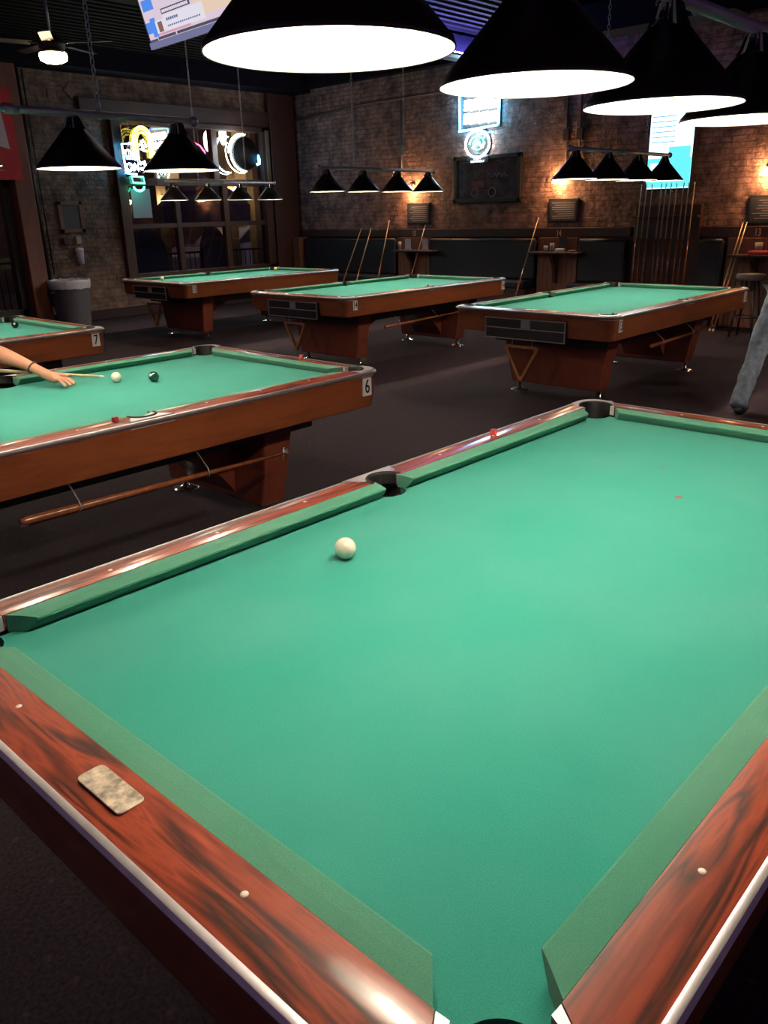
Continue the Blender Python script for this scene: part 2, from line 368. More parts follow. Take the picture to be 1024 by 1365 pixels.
# ---------------------------------------------------------------- pool table
A, B = 1.27, .635
def rrect(hx, hy, r, n=8):
    def loop(o):
        pts = []; X = hx + o; Y = hy + o; R = max(r + o, .01)
        for cx, cy, a0 in ((X - R, Y - R, 0), (-X + R, Y - R, 90), (-X + R, -Y + R, 180), (X - R, -Y + R, 270)):
            for i in range(n + 1):
                a = math.radians(a0 + 90 * i / n); pts.append((cx + R * math.cos(a), cy + R * math.sin(a)))
        return pts
    return loop
HX, HY, RC = 1.435, .79, .085
loop = rrect(HX, HY, RC)
def arc(cx, cy, r, a0, a1, n=14): return [(cx + r * math.cos(math.radians(a0 + (a1 - a0) * i / n)), cy + r * math.sin(math.radians(a0 + (a1 - a0) * i / n))) for i in range(n + 1)]
def table_model():
    t = bpy.data.objects.new('pool_table', None); C.objects.link(t)
    # cloth bed with pocket bites
    e = .05; pr = .060; X = A + e; Y = B + e; q = .038
    pts = []
    def bite(cx, cy, r, a0, a1): return arc(cx, cy, r, a0, a1)
    # counter clockwise from bottom side pocket
    pts += bite(0, -B - .052, .058, 180, 0) [::1]
    import math as _m
    def corner(sx, sy):
        c = (sx * (A + q), sy * (B + q)); r = pr
        # intersection of circle with bed edges
        dx = _m.sqrt(max(r * r - (Y - (B + q)) ** 2, 0)); dy = _m.sqrt(max(r * r - (X - (A + q)) ** 2, 0))
        p1 = (sx * (A + q - dx), sy * Y); p2 = (sx * X, sy * (B + q - dy))
        a1 = _m.degrees(_m.atan2(p1[1] - c[1], p1[0] - c[0])); a2 = _m.degrees(_m.atan2(p2[1] - c[1], p2[0] - c[0]))
        mid = _m.degrees(_m.atan2(-sy, -sx))
        def un(a): 
            while a - mid > 180: a -= 360
            while a - mid < -180: a += 360
            return a
        return c, r, un(a1), un(a2)
    c, r, a1, a2 = corner(1, -1); pts += arc(*c, r, a1, a2)
    c, r, a1, a2 = corner(1, 1); pts += arc(*c, r, a2, a1)
    pts += bite(0, B + .052, .058, 360, 180)
    c, r, a1, a2 = corner(-1, 1); pts += arc(*c, r, a1, a2)
    c, r, a1, a2 = corner(-1, -1); pts += arc(*c, r, a2, a1)
    pts = [(x, max(-Y, min(Y, y))) for x, y in pts]
    MB().prism(pts, .735, .762).build('bed_cloth', 'felt', t)
    # cushions
    nose = [(0, .7970), (.0006, .7925), (.012, .777), (.026, .7625), (.056, .7625), (.056, .8030), (.030, .8022), (.004, .7990)]
    def cushion(n0, n1, b0, b1, M):
        m = MB(); vs = []
        for side in (0, 1):
            for d, z in nose:
                k = min(d / .056, 1); xx = (n0 + (b0 - n0) * k) if side == 0 else (n1 + (b1 - n1) * k)
                vs.append(M @ Vector((xx, d, z)))
        n = len(nose)
        m._add(vs, [list(range(n)), list(range(n, 2 * n))[::-1]] + [(i, (i + 1) % n, n + (i + 1) % n, n + i) for i in range(n)])
        return m.build('cushion', 'felt_rail', t)
    J = .090; JB = .044; SN = .064; SB = .050
    for sy in (1, -1):
        for sx in (1, -1):
            cushion(SN, A - J, SB, A - JB, Matrix.Translation((0, sy * B, 0)) @ Matrix.Diagonal((sx, sy, 1, 1)))
    for sx in (1, -1):
        M = Matrix(((0, sx, 0, sx * A), (1, 0, 0, 0), (0, 0, 1, 0), (0, 0, 0, 1)))
        cushion(-B + J, B - J, -B + JB, B - JB, M)
    # wooden rail tops
    D0, D1 = .057, .146
    crown = [(0, .8040), (.15, .8045), (.35, .8043), (.55, .8030), (.75, .8005), (.9, .7978), (1, .7958)]
    def rail(a0, a1, b0, b1, w_, M, mat):
        """crowned wooden rail: a = end positions at the felt, b = at the outer edge"""
        vs = []; fs = []; n = len(crown)
        for s_, z in crown: vs += [M @ Vector((a0 + (b0 - a0) * s_, w_ * s_, z)), M @ Vector((a1 + (b1 - a1) * s_, w_ * s_, z))]
        for s_ in (0, 1): vs += [M @ Vector((a0 + (b0 - a0) * s_, w_ * s_, .77)), M @ Vector((a1 + (b1 - a1) * s_, w_ * s_, .77))]
        for k in range(n - 1): fs.append((2 * k, 2 * k + 1, 2 * k + 3, 2 * k + 2))
        q = 2 * n; fs += [(q, q + 1, 1, 0), (q + 2, q + 3, 2 * n - 1, 2 * n - 2), (q, q + 1, q + 3, q + 2), [0] + [2 * k for k in range(1, n)] + [q + 2, q], [1] + [2 * k + 1 for k in range(1, n)] + [q + 3, q + 1]]
        m = MB(); m._add(vs, fs); return m.build('rail_top', mat, t, auto=True)
    for sy in (1, -1):
        for sx in (1, -1):
            rail(.052, A - .040, .105, A + .020, D1 - D0, Matrix.Translation((0, sy * (B + D0), 0)) @ Matrix.Diagonal((sx, sy, 1, 1)), 'rail_u')
    for sx in (1, -1):
        M = Matrix(((0, sx, 0, sx * (A + D0)), (1, 0, 0, 0), (0, 0, 1, 0), (0, 0, 0, 1)))
        rail(-B + .040, B - .040, -B - .020, B + .020, D1 + .010 - D0, M, 'rail_v')
    # feather strip highlight and metal edge trim
    MB().sweep(loop, [(-.0105, .770), (-.0105, .7972), (-.007, .7985), (.001, .7965), (.006, .790), (.004, .783), (-.004, .778)]).build('edge_trim', 'alu', t, auto=True)
    # corner castings
    for sx in (1, -1):
        for sy in (1, -1):
            o = -.0095; X = HX + o; Y = HY + o; R = RC + o
            outer = arc(X - R, Y - R, R, 0, 90, 8)
            cx, cy, r = A + .040, B + .040, .062
            p = [(A + D0, B - .038), (A + D1 + .010, B + .022), (X, B + .022)] + outer + [(A + .022, Y), (A + .022, B + D1), (A - .038, B + D0)] + arc(cx, cy, r, 165, -75, 18)
            MB().prism([(sx * x, sy * y) for x, y in p], .768, .8035).build('corner_casting', 'alu_cast', t)
            pk = MB(); M = Matrix.Translation((sx * cx, sy * cy, 0))
            pk.lathe([(0, .606), (.054, .615), (.0595, .70), (.0585, .800), (.062, .8085), (.070, .8080), (.072, .804), (.070, .70), (.060, .61), (.0, .60)], 32, M)
            # keep only the rim outside the playing surface
            for v in pk.bm.verts:
                dx = (v.co.x * sx - cx); dy = (v.co.y * sy - cy)
                if v.co.z > .70 and (dx + dy) < -.030: v.co.z = .70 if v.co.z > .70 else v.co.z
            pk.build('pocket', 'rubber', t)
    for sy in (1, -1):
        cy = B + .054; r = .061
        p = [(-.050, B + D0), (-.103, B + D1), (-.112, HY - .0095), (.112, HY - .0095), (.103, B + D1), (.050, B + D0)] + arc(0, cy, r, -5, 185, 16)
        MB().prism([(x, sy * y) for x, y in p], .768, .8035).build('side_casting', 'alu_cast', t)
        pk = MB(); pk.lathe([(0, .606), (.052, .615), (.0575, .70), (.0565, .800), (.060, .8085), (.068, .8080), (.070, .804), (.068, .70), (.058, .61), (.0, .60)], 32, Matrix.Translation((0, sy * cy, 0)))
        for v in pk.bm.verts:
            if v.co.z > .70 and (v.co.y * sy - cy) < -.010: v.co.z = .70
        pk.build('pocket', 'rubber', t)
    # apron
    MB().sweep(loop, [(-.006, .781), (-.010, .772), (-.013, .70), (-.019, .635), (-.026, .604), (-.032, .600), (-.034, .603), (-.034, .781)]).build('apron', 'apron', t, auto=True)
    u = MB().box(-1.32, 1.32, -.69, .69, .60, .735); u.box(-1.15, 1.15, -.52, .52, .49, .60, bev=.01); u.build('under_frame', 'black', t)
    # ball return box at the head end
    bx = MB().box(-1.455, -1.30, -.375, .40, .565, .735, bev=.006).build('ball_return', 'black', t)
    tr = MB()
    for z in (.733, .653, .567): tr.box(-1.470, -1.453, -.385, .41, z - .0035, z + .0035, bev=.001)
    for yy in (-.38, .405): tr.box(-1.470, -1.453, yy - .003, yy + .003, .567, .735, bev=.002)
    tr.build('ball_return_trim', 'alu', bx)
    MB().box(-1.462, -1.454, -.045, .045, .660, .727).build('ball_return_plate', 'grey_plastic', bx)
    # pedestals
    for sx in (1, -1):
        def slab(prof, fn):
            m = MB(); n = len(prof); vs = []
            for sy in (-1, 1):
                for x, z in prof: vs.append((sx * x, sy * fn(z), z))
            m._add(vs, [list(range(n)), list(range(n, 2 * n))[::-1]] + [(i, (i + 1) % n, n + (i + 1) % n, n + i) for i in range(n)])
            return m
        pd = slab([(.98, .60), (.99, .50), (.965, .09), (.80, .09), (.81, .30), (.79, .60)], lambda z: .455 + (z - .09) * .17).build('pedestal', 'pedestal', t)
        bv = pd.modifiers.new('b', 'BEVEL'); bv.width = .012; bv.segments = 2; bv.limit_method = 'ANGLE'
        slab([(.82, .60), (.82, .10), (.79, .15), (.72, .24), (.62, .32), (.48, .40), (.36, .45), (.30, .50), (.30, .60)], lambda z: .22).build('curved_brace', 'pedestal', pd)
        for sy in (1, -1):
            MB().lathe([(0, 0), (.088, 0), (.090, .006), (.070, .014), (.026, .022), (.018, .03), (.018, .10), (0, .10)], 24, Matrix.Translation((sx * .89, sy * .42, 0))).build('foot', 'chrome', t)
    # name plate
    MB().prism([(-1.3715 + x, -.007 + y) for x, y in rrect(.0225, .063, .008, 4)(0)], .803, .8062).build('name_plate', 'plate_metal', t)
    # ivory sights
    for k in (1, 2, 3):
        for sx in (1, -1):
            for sy in (1, -1):
                MB().lathe([(0, .8035), (.0058, .8035), (.0055, .8044), (0, .8044)], 14, Matrix.Translation((sx * (k * .3175), sy * (B + .0937), 0))).build('sight', 'sight', t)
        for sx in (1, -1):
            if sx == -1 and k == 2: continue
            MB().lathe([(0, .8035), (.0058, .8035), (.0055, .8044), (0, .8044)], 14, Matrix.Translation((sx * (A + .0937), (k - 2) * .3175, 0))).build('sight', 'sight', t)
    return t
def number(t, txt, x, y=-HY + .0125, z=.715):
    p = MB().box(x - .032, x + .032, y - .006, y + .006, z - .048, z + .048).build('number_plate', 'white_plate', t)
    textmesh('numeral', txt, .105, 'black', p, frameM((x, y - .0065, z), (1, 0, 0), (0, 0, 1)), sx=.72 if len(txt) == 1 else .55)
T1 = table_model()
T1.location = (0, 0, 0)
tag(T1, 'green felt pool table filling the foreground, its cue ball near the left side pocket', 'pool table', 'pool tables')
def tbl(loc, label, skip=()):
    return dup(T1, loc, None, label, 'pool tables', skip)
TP = {'T6': (.005, 2.84, 0), 'T13': (5.53, 2.849, 0), 'T14': (5.555, 5.824, 0), 'T15': (5.90, 9.17, 0), 'T7': (.07, 5.87, 0)}
T6 = tbl(TP['T6'], 'wooden pool table marked 6, with a player shooting over its far rail')
T7 = tbl(TP['T7'], 'pool table marked 7 at the left edge near the trash can')
T13 = tbl(TP['T13'], 'pool table marked 13 at right with a triangle rack hung under its end')
T14 = tbl(TP['T14'], 'pool table marked 14, the middle one of the far row')
T15 = tbl(TP['T15'], 'pool table marked 15, farthest, in front of the neon-lit window')
for o_ in kids(T1):
    if o_.name.startswith('ball_return'):
        for k_ in kids(o_): bpy.data.objects.remove(k_)
        bpy.data.objects.remove(o_); break
T12 = tbl((5.53, -.12, 0), 'pool table beyond the right edge of the photo, behind the person in jeans')
number(T6, '6', 1.325); number(T7, '7', 1.325); number(T15, '15', -1.27)
number(T13, '13', -1.30); number(T13, '13', 1.34); number(T14, '14', -1.29); number(T14, '14', 1.34)
MB().lathe([(0, .762), (.011, .762), (.011, .7628), (0, .7628)], 16, Matrix.Translation((.513, -.051, 0))).build('spot_sticker', 'chalk_dust', T1)['label'] = 'small dark round spot on the cloth'
# ---------------------------------------------------------------- lamps over tables
def fixture_model():
    t = bpy.data.objects.new('billiard_light', None); C.objects.link(t)
    zb = 2.065
    m = MB(); m.tube([(-.94, 0, zb), (.94, 0, zb)], .0165, 14); m.build('bar', 'alu_cast', t)
    for sx in (-1, 1): MB().sphere((sx * .945, 0, zb), .026, 16, 10).build('end_cap', 'alu_cast', t)
    MB().tube([(-.03, 0, zb), (.03, 0, zb)], .022, 14).build('coupler', 'alu_cast', t)
    for sx in (-1, 1):
        cm = MB(); z = zb + .02; i = 0
        ring = MB()
        while z < CZ - .04:
            a = i * 1.57 + .3; d = Vector((math.cos(a), math.sin(a), 0)); c = Vector((sx * .42, 0, z + .022)); path = []
            for k in range(8):
                th = 2 * PI * k / 8; path.append(c + d * (.010 * math.cos(th)) + Vector((0, 0, .023 * math.sin(th))))
            cm.tube(path, .0028, 5, closed=True); z += .036; i += 1
        ch = cm.build('chain', 'alu', t)
        MB().tube([(sx * .42 + .020 * math.cos(a), 0, zb + .020 * math.sin(a)) for a in [2 * PI * k / 16 for k in range(16)]], .004, 6, closed=True).build('hanging_ring', 'alu', ch)
    sh0 = None
    for x in (-.845, -.283, .283, .845):
        if sh0 is None:
            outer = [(.046, 2.001), (.1875, 1.8405), (.1900, 1.8340), (.1900, 1.8292), (.1892, 1.8292), (.1860, 1.8405), (.0445, 2.000)]
            sh = MB().lathe(outer, 48, close=True).build('lamp_shade', 'shade_black', t)
            # white enamel inside
            MB().lathe([(.0, 1.994), (.041, 1.9945), (.1835, 1.8390), (.1880, 1.8300), (.1888, 1.8300), (.1850, 1.8405), (.043, 1.9985), (0, 1.9985)], 48).build('enamel_lining', 'shade_inner', sh)
            cp = []
            seg = 20; m = MB(); vs = []; fs = []
            profc = [(.024, 2.052), (.030, 2.046), (.033, 2.035), (.040, 2.015), (.047, 2.002), (.048, 1.998)]
            for r, z in profc:
                for k in range(seg * 2):
                    a = PI * k / seg; rr = r * (1 + (.06 if k % 2 else -.06)); vs.append((rr * math.cos(a), rr * math.sin(a), z))
            for i in range(len(profc) - 1):
                for k in range(seg * 2): fs.append((i * seg * 2 + k, i * seg * 2 + (k + 1) % (seg * 2), (i + 1) * seg * 2 + (k + 1) % (seg * 2), (i + 1) * seg * 2 + k))
            fs.append(list(range(seg * 2)))
            m._add(vs, fs); m.build('ribbed_collar', 'chrome', sh)
            MB().lathe([(0, 1.868), (.020, 1.872), (.030, 1.885), (.033, 1.900), (.028, 1.920), (.017, 1.940), (.013, 1.955), (0, 1.956)], 20).build('bulb', 'bulb', sh)
            MB().lathe([(0, 1.955), (.015, 1.955), (.015, 1.994), (0, 1.994)], 16).build('socket', 'white_plate', sh)
            sh.location = (x, 0, 0); sh0 = sh
        else:
            c = sh0.copy(); C.objects.link(c); c.location = (x, 0, 0)
            for k in kids(sh0):
                d = k.copy(); C.objects.link(d); d.parent = c
    return t
F1 = fixture_model(); F1.location = (.0, 0, 0)
tag(F1, 'four-shade black billiard light nearest the camera, over the foreground table', 'billiard light', 'billiard lights')
for k, loc, lb in (('T6', (-.03, 2.84, 0), 'four-shade billiard light over table 6, two shades in view at left'),
                   ('T7', (.07, 5.87, 0), 'billiard light over table 7, beyond the left edge of the photo'),
                   ('T13', (5.585, 2.849, 0), 'four-shade billiard light over table 13, in front of the glowing wall screen'),
                   ('T12', (5.55, -.12, 0), 'billiard light beyond the right edge of the photo, behind the person in jeans'),
                   ('T14', (5.53, 5.824, 0), 'four-shade billiard light over table 14, left of the framed mirror'),
                   ('T15', (5.83, 9.17, 0), 'four-shade billiard light over table 15, in front of the neon window')):
    dup(F1, loc, None, lb, 'billiard lights')
# ---------------------------------------------------------------- balls and chalk
R = .0286; zb = .762 + R
def ball(x, y, mat, label, num=None, nd=(-.6, -.6, .5), cat='ball'):
    o = thing('cue_ball' if mat == 'ivory' else 'billiard_ball', label, cat, (x, y, .762))
    MB().sphere((0, 0, R), R, 40, 24).build('ball_body', mat, o)
    if num:
        d = Vector(nd).normalized(); q = d.to_track_quat('Z', 'Y').to_matrix().to_4x4(); M = Matrix.Translation((0, 0, R)) @ q
        MB().lathe([(0, R + .0003), (.004, R + .00003), (.0085, R - .0010), (.0085, R - .003), (0, R - .003)], 20, M).build('number_circle', 'white_plate', o)
        textmesh('numeral', num, .011, 'black', o, Matrix.Translation((0, 0, R)) @ q @ Matrix.Translation((0, 0, R + .0003)), ext=.0004)
    return o
ball(-.470, .406, 'ivory', 'ivory cue ball on the foreground table', cat='cue ball')
ball(.439, 3.11, 'ivory', 'ivory cue ball in front of the cue tip on table 6', cat='cue ball')
ball(.576, 2.953, 'ball_green', 'dark green six ball beside the cue ball on table 6', '6', (-.9, -.25, .45))
ball(1.191, 6.046, 'ball_black', 'black eight ball on table 7', '8', (-.5, -.8, .4))
ball(4.962, 9.66, 'ivory', 'cream ball near the left end of table 15', cat='cue ball')
ball(7.10, 9.66, 'ball_yellow', 'yellow ball by the far corner pocket of table 15', '1', (0, .9, .4))
def chalk(x, y, label, rz=.3, z=.804):
    o = thing('chalk_cube', label, 'chalk', (x, y, z), rz, 'red chalk cubes on the rails')
    MB().box(-.0105, .0105, -.0105, .0105, 0, .017, bev=.001).build('paper_wrap', 'chalk_red', o)
    m = MB().box(-.0098, .0098, -.0098, .0098, .017, .0205, bev=.001); m.build('chalk_top', 'chalk_dust', o)
chalk(.651, .739, 'red chalk cube on the left rail of the foreground table')
chalk(-.138, 2.115, 'red chalk cube left of the side pocket of table 6')
chalk(1.40, 2.66, 'red chalk cube on the far end rail of table 6', .1)
chalk(5.50, 5.10, 'small red chalk cube on the near rail of table 14', .5)
# ---------------------------------------------------------------- cues
def cue_model(name='pool_cue'):
    t = bpy.data.objects.new(name, None); C.objects.link(t)     # base at origin, runs up local z, butt down
    MB().lathe([(0, 0), (.0145, 0), (.0150, .02), (.0145, .03)], 12).build('bumper', 'tip_white', t)
    MB().lathe([(.0145, .03), (.0142, .30), (.0115, .74)], 12).build('butt', 'cue_butt', t)
    MB().lathe([(.0108, .74), (.0085, 1.15), (.0065, 1.445)], 12).build('shaft', 'cue_maple', t)
    MB().lathe([(.0066, 1.445), (.0066, 1.462), (.004, 1.47), (0, 1.47)], 12).build('tip', 'tip_white', t)
    return t
CUE = cue_model()
used = [0]
def cue(base, top, label, group=None):
    b = Vector(base); d = (Vector(top) - b).normalized()
    o = CUE if not used[0] else dup(CUE); used[0] = 1
    o.location = b; o.scale = (1, 1, (Vector(top) - b).length / 1.47); o.rotation_mode = 'XYZ'; o.rotation_euler = d.to_track_quat('Z', 'Y').to_euler()
    tag(o, label, 'pool cue', group)
    return o
# tips rest on the front edge of the booth cap rail
lean = [((9.265, 10.539, 0), (9.83, 10.335, 1.341), 'leftmost of the four cues leaning on the booth behind table 14'),
        ((9.225, 10.123, 0), (9.83, 10.081, 1.340), 'second from left of the cues leaning on the booth behind table 14'),
        ((9.295, 9.591, 0), (9.88, 9.667, 1.465), 'third cue leaning on the booth behind table 14, tallest tip against the brick'),
        ((9.30, 8.862, 0), (9.83, 8.765, 1.381), 'cue leaning in front of the white menu cards behind table 14'),
        ((9.297, 6.57, 0), (9.88, 6.472, 1.471), 'pale cue leaning alone between tables 14 and 13'),
        ((9.297, 3.343, 0), (9.83, 3.263, 1.369), 'left one of two cues leaning on the booth at the right edge'),
        ((9.296, 3.293, 0), (9.83, 3.214, 1.369), 'right one of two cues leaning on the booth at the right edge')]
for b_, t_, lb in lean: cue(b_, t_, lb, 'cues leaning on the booths')
# wall rack with ten cues
rk = thing('cue_rack', 'dark wooden wall rack holding ten cues below the glowing screen', 'cue rack', (XR - .02, 4.37, .42))
MB().box(-.09, 0, -.50, .47, 0, 1.19, bev=.01).build('back_panel', 'dark_wood', rk)
MB().box(-.26, 0, -.50, .47, -.04, 0, bev=.006).build('bottom_shelf', 'dark_wood', rk)
MB().box(-.20, -.085, -.50, .47, 1.02, 1.045, bev=.004).build('upper_rail', 'dark_wood', rk)
ords = ['leftmost', 'second from left', 'third from left', 'fourth from left', 'fifth from left', 'fifth from right', 'fourth from right', 'third from right', 'second from right', 'rightmost']
for i, (yy, zt) in enumerate(zip((4.74, 4.665, 4.58, 4.44, 4.375, 4.30, 4.22, 4.12, 4.05, 3.97), (0, 0, .0, 0, 0, 0, 0, 0, 0, 0))):
    cue((9.74, yy, .421), (9.775, yy - .02, 1.89), ords[i] + ' of the ten cues standing in the dark wall rack', 'cues in the wall rack')
# cue of the player at table 6
tipv = Vector((.383, 3.136, .800)); dirv = Vector((-.403, .464, .046)).normalized()
cue(tipv + dirv * 1.47, tipv, 'maple cue held over table 6, its tip by the cue ball')
# mechanical bridge sticks hung under the tables
def bridge_model():
    t = bpy.data.objects.new('bridge_stick', None); C.objects.link(t)
    MB().lathe([(0, -.69), (.012, -.69), (.0175, -.67), (.0165, -.40), (.0125, .0), (.008, .64), (0, .64)], 14, Matrix.Rotation(PI / 2, 4, 'Y')).build('handle', 'cue_butt', t)
    h = MB(); h.tube([(.635, 0, -.03), (.645, 0, .03)], .006, 8); h.tube([(.64, -.035, .01), (.66, .035, -.01)], .005, 8); h.tube([(.65, 0, 0), (.68, .02, .01)], .008, 8); h.build('bridge_head', 'alu', t)
    for x in (-.45, .18):
        MB().tube([(x, 0, -.018), (x, -.018, -.008), (x, -.018, .012), (x, -.010, .028), (x, .04, .07), (x, .10, .11)], .003, 6).build('hook', 'alu', t)
    return t
BR = bridge_model(); BR.location = (.06, 2.045, .500); BR.rotation_euler = (0, math.radians(1.2), 0)
tag(BR, 'wooden bridge stick hung on hooks under the near side of table 6', 'bridge stick', 'bridge sticks under the tables')
for loc, lb, ry in (((5.60, 2.13, .475), 'bridge stick hung under the near side of table 13', -1), ((5.45, 5.10, .455), 'bridge stick hung under the near side of table 14', -1.5)):
    o = dup(BR, loc, None, lb); o.rotation_euler = (0, math.radians(ry), 0)
ck = cue((-.60, 2.115, .480), (.62, 2.115, .462), 'thin pale cue hung behind the bridge stick under table 6')
# triangle racks
def tri_model():
    t = bpy.data.objects.new('triangle_rack', None); C.objects.link(t)
    m = MB(); w_, h_ = .185, .33
    def rt(hw, h, r, z0):  # rounded triangle in y,z
        pts = []; V = [(-hw, 0), (hw, 0), (0, -h)]
        for i in range(3):
            P0 = Vector(V[i - 1]); P1 = Vector(V[i]); P2 = Vector(V[(i + 1) % 3]); a = (P0 - P1).normalized(); b = (P2 - P1).normalized()
            for k in range(6):
                s = k / 5; p = P1 + a * r * (1 - s) ** 2 + b * r * s ** 2; pts.append((p.x, p.y + z0))
        return pts
    o_ = rt(w_, h_, .05, 0); i_ = rt(w_ - .040, h_ - .072, .035, -.022); n = len(o_); vs = []
    for x in (-.016, .016):
        for P in (o_, i_): vs += [(x, p[0], p[1]) for p in P]
    fs = []
    for k in range(n):
        k2 = (k + 1) % n
        fs += [(k, k2, n + k2, n + k), (2 * n + k, 2 * n + k2, 3 * n + k2, 3 * n + k), (k, k2, 2 * n + k2, 2 * n + k), (n + k, n + k2, 3 * n + k2, 3 * n + k)]
    m._add(vs, fs); m.build('rack_body', 'rack_wood', t)
    h = MB()
    for yy in (-.10, .10): h.tube([(0, yy, .065), (-.005, yy, .0), (-.010, yy, -.022), (.008, yy, -.03)], .0035, 6)
    h.build('hook', 'alu', t)
    return t
TR = tri_model()
for i, (k, lb) in enumerate((('T13', 'wooden triangle rack hung under the end of table 13'), ('T14', 'wooden triangle rack hung under the end of table 14'), ('T15', 'wooden triangle rack hung under the end of table 15'))):
    o = TR if i == 0 else dup(TR)
    o.location = (TP[k][0] - 1.36, TP[k][1] + .09, .500); tag(o, lb, 'ball rack', 'triangle racks')
# ---------------------------------------------------------------- booths along the brick wall
struct(MB().box(XR - .10, XR, 4.90, 12.15, 1.18, 1.315, bev=.008).build('trim_6', 'dark_wood'))
struct(MB().box(XR - .10, XR, 1.0, 3.87, 1.18, 1.315, bev=.008).build('trim_7', 'dark_wood'))
struct(MB().box(XR - .03, XR, 1.0, 12.15, 0, 1.18).build('trim_8', 'dark_wood'))
def booth(y0, y1, label):
    w_ = y1 - y0; t = thing('booth_bench', label, 'booth bench', (XR - .04, (y0 + y1) / 2, 0), 0, 'booth benches')
    MB().box(-.42, 0, -w_ / 2, w_ / 2, 0, .40, bev=.01).build('base', 'dark_wood', t)
    MB().box(-.45, 0, -w_ / 2 + .01, w_ / 2 - .01, .40, .52, bev=.03).build('seat', 'vinyl', t)
    b = MB(); n = max(1, int(w_ / .62)); 
    b.box(-.15, -.0, -w_ / 2 + .01, w_ / 2 - .01, .52, 1.14, bev=.035)
    b.build('backrest', 'vinyl', t)
    r = MB(); r.tube([(-.12, -w_ / 2 + .03, 1.125), (-.12, w_ / 2 - .03, 1.125)], .035, 12); r.build('top_roll', 'vinyl', t)
booth(9.47, 11.95, 'long dark vinyl booth bench in the far corner left of the menu cards')
booth(6.47, 8.68, 'dark vinyl booth bench between the table 15 shelf and the table 14 shelf')
booth(4.92, 5.72, 'short dark vinyl booth bench left of the cue rack')
booth(3.48, 3.86, 'narrow dark vinyl booth bench right of the cue rack')
def shelfunit(y0, y1, num, lb1, lb2, sy0, sy1):
    w_ = y1 - y0; cy = (y0 + y1) / 2
    p = thing('wood_partition', lb1, 'wall panel', (XR - .04, cy, 0), 0, 'wood panels between the booths')
    m = MB(); k = 0; y = -w_ / 2
    while y < w_ / 2 - .02:
        m.box(-.10, 0, y + .003, min(y + .085, w_ / 2), .0, 1.17, bev=.004); y += .085
    m.build('beadboard', 'booth_wood', p)
    if num: textmesh('numeral', num, .13, 'gold_text', p, frameM((-.072, (0 if num != '13' else .05), 1.235), (0, -1, 0), (0, 0, 1)), label='brass house number', sx=.7)
    s = thing('wall_shelf', lb2, 'shelf', (XR - .14, cy, .93), 0, 'drink shelves between the booths')
    MB().box(-.24, 0, sy0 - cy, sy1 - cy, 0, .035, bev=.008).build('shelf_top', 'dark_wood', s)
    MB().prism([(0, 0), (-.20, 0), (-.19, -.05), (-.10, -.16), (-.05, -.42), (0, -.45)], -.03, .03, frameM((0, 0, 0), (1, 0, 0), (0, 0, 1))).build('bracket', 'dark_wood', s)
shelfunit(8.70, 9.45, '15', 'reddish wood panel with number 15 between two booths, behind table 14', 'drink shelf with two white menu cards behind table 14', 8.44, 9.37)
shelfunit(5.74, 6.45, '14', 'reddish wood panel with number 14 between two booths, left of the cue rack', 'drink shelf with glasses and a dark menu, left of the cue rack', 5.60, 6.49)
shelfunit(2.6, 3.46, '13', 'reddish wood panel with number 13 at the right edge', 'drink shelf with a red tray at the right edge', 2.55, 3.36)
struct(MB().box(XR - .30, XR - .02, 11.97, 12.17, 0, 1.18, bev=.01).build('trim_9', 'booth_wood'))
zs = .965
def card(y, x, mat, lb, h=.19, w_=.12):
    o = thing('menu_card', lb, 'menu', (x, y, zs), .1)
    MB().box(-.004, .004, -w_ / 2, w_ / 2, .02, h).build('card', mat, o); MB().box(-.03, .03, -w_ / 2, w_ / 2, 0, .02, bev=.004).build('card_stand', 'grey_plastic', o)
card(9.08, 9.72, 'white_card', 'left white menu card on the shelf behind table 14'); card(8.70, 9.74, 'white_card', 'right white menu card on the shelf behind table 14')
card(5.93, 9.75, 'slate', 'dark menu card on the shelf under number 14', .22, .13)
def cup(y, x, mat, lb, r=.035, h=.12, name='drinking_glass', cat='glass'):
    tag(MB().lathe([(r * .8, 0), (r, h), (r * .93, h), (r * .74, .006), (0, .006), (0, 0)], 20, Matrix.Translation((x, y, zs))).build(name, mat), lb, cat)
cup(6.10, 9.72, 'glassware', 'clear glass standing left of the dark menu card', h=.13)
cup(6.23, 9.74, 'glassware', 'short glass, leftmost on the shelf under number 14', h=.09)
cup(9.30, 9.74, 'grey_plastic', 'small grey cup at the left end of the table 15 shelf', h=.14)
tag(MB().box(9.64, 9.71, 5.86, 6.0, zs, zs + .05, bev=.008).build('napkin_holder', 'white_plate'), 'small white napkin holder in front of the dark menu card', 'napkin holder')
tag(MB().lathe([(0, 0), (.05, 0), (.06, .03), (.052, .03), (.045, .008), (0, .008)], 20, Matrix.Translation((9.72, 5.74, zs))).build('ashtray', 'grey_plastic'), 'round grey dish at the right end of the shelf under number 14', 'dish')
tag(MB().box(9.64, 9.80, 2.80, 3.10, zs, zs + .05, bev=.015).build('serving_tray', 'red_plastic'), 'red plastic tray on the shelf at the right edge', 'tray')
cup(3.0, 9.76, 'grey_plastic', 'grey cup behind the red tray at the right edge', .05, .15, 'plastic_cup', 'cup')
# bar stool at the right edge
st = thing('bar_stool', 'round bar stool with tan seat below the red tray', 'stool', (9.05, 2.80, 0))
MB().lathe([(0, .70), (.17, .70), (.18, .73), (.17, .77), (0, .775)], 24).build('seat', 'stool_pad', st)
for k in range(4):
    a = PI / 4 + k * PI / 2; MB().tube([(.10 * math.cos(a), .10 * math.sin(a), .70), (.20 * math.cos(a), .20 * math.sin(a), 0)], .014, 8).build('leg', 'black', st)
MB().tube([(.165 * math.cos(a), .165 * math.sin(a), .25) for a in [2 * PI * k / 24 for k in range(24)]], .009, 6, closed=True).build('foot_ring', 'black', st)
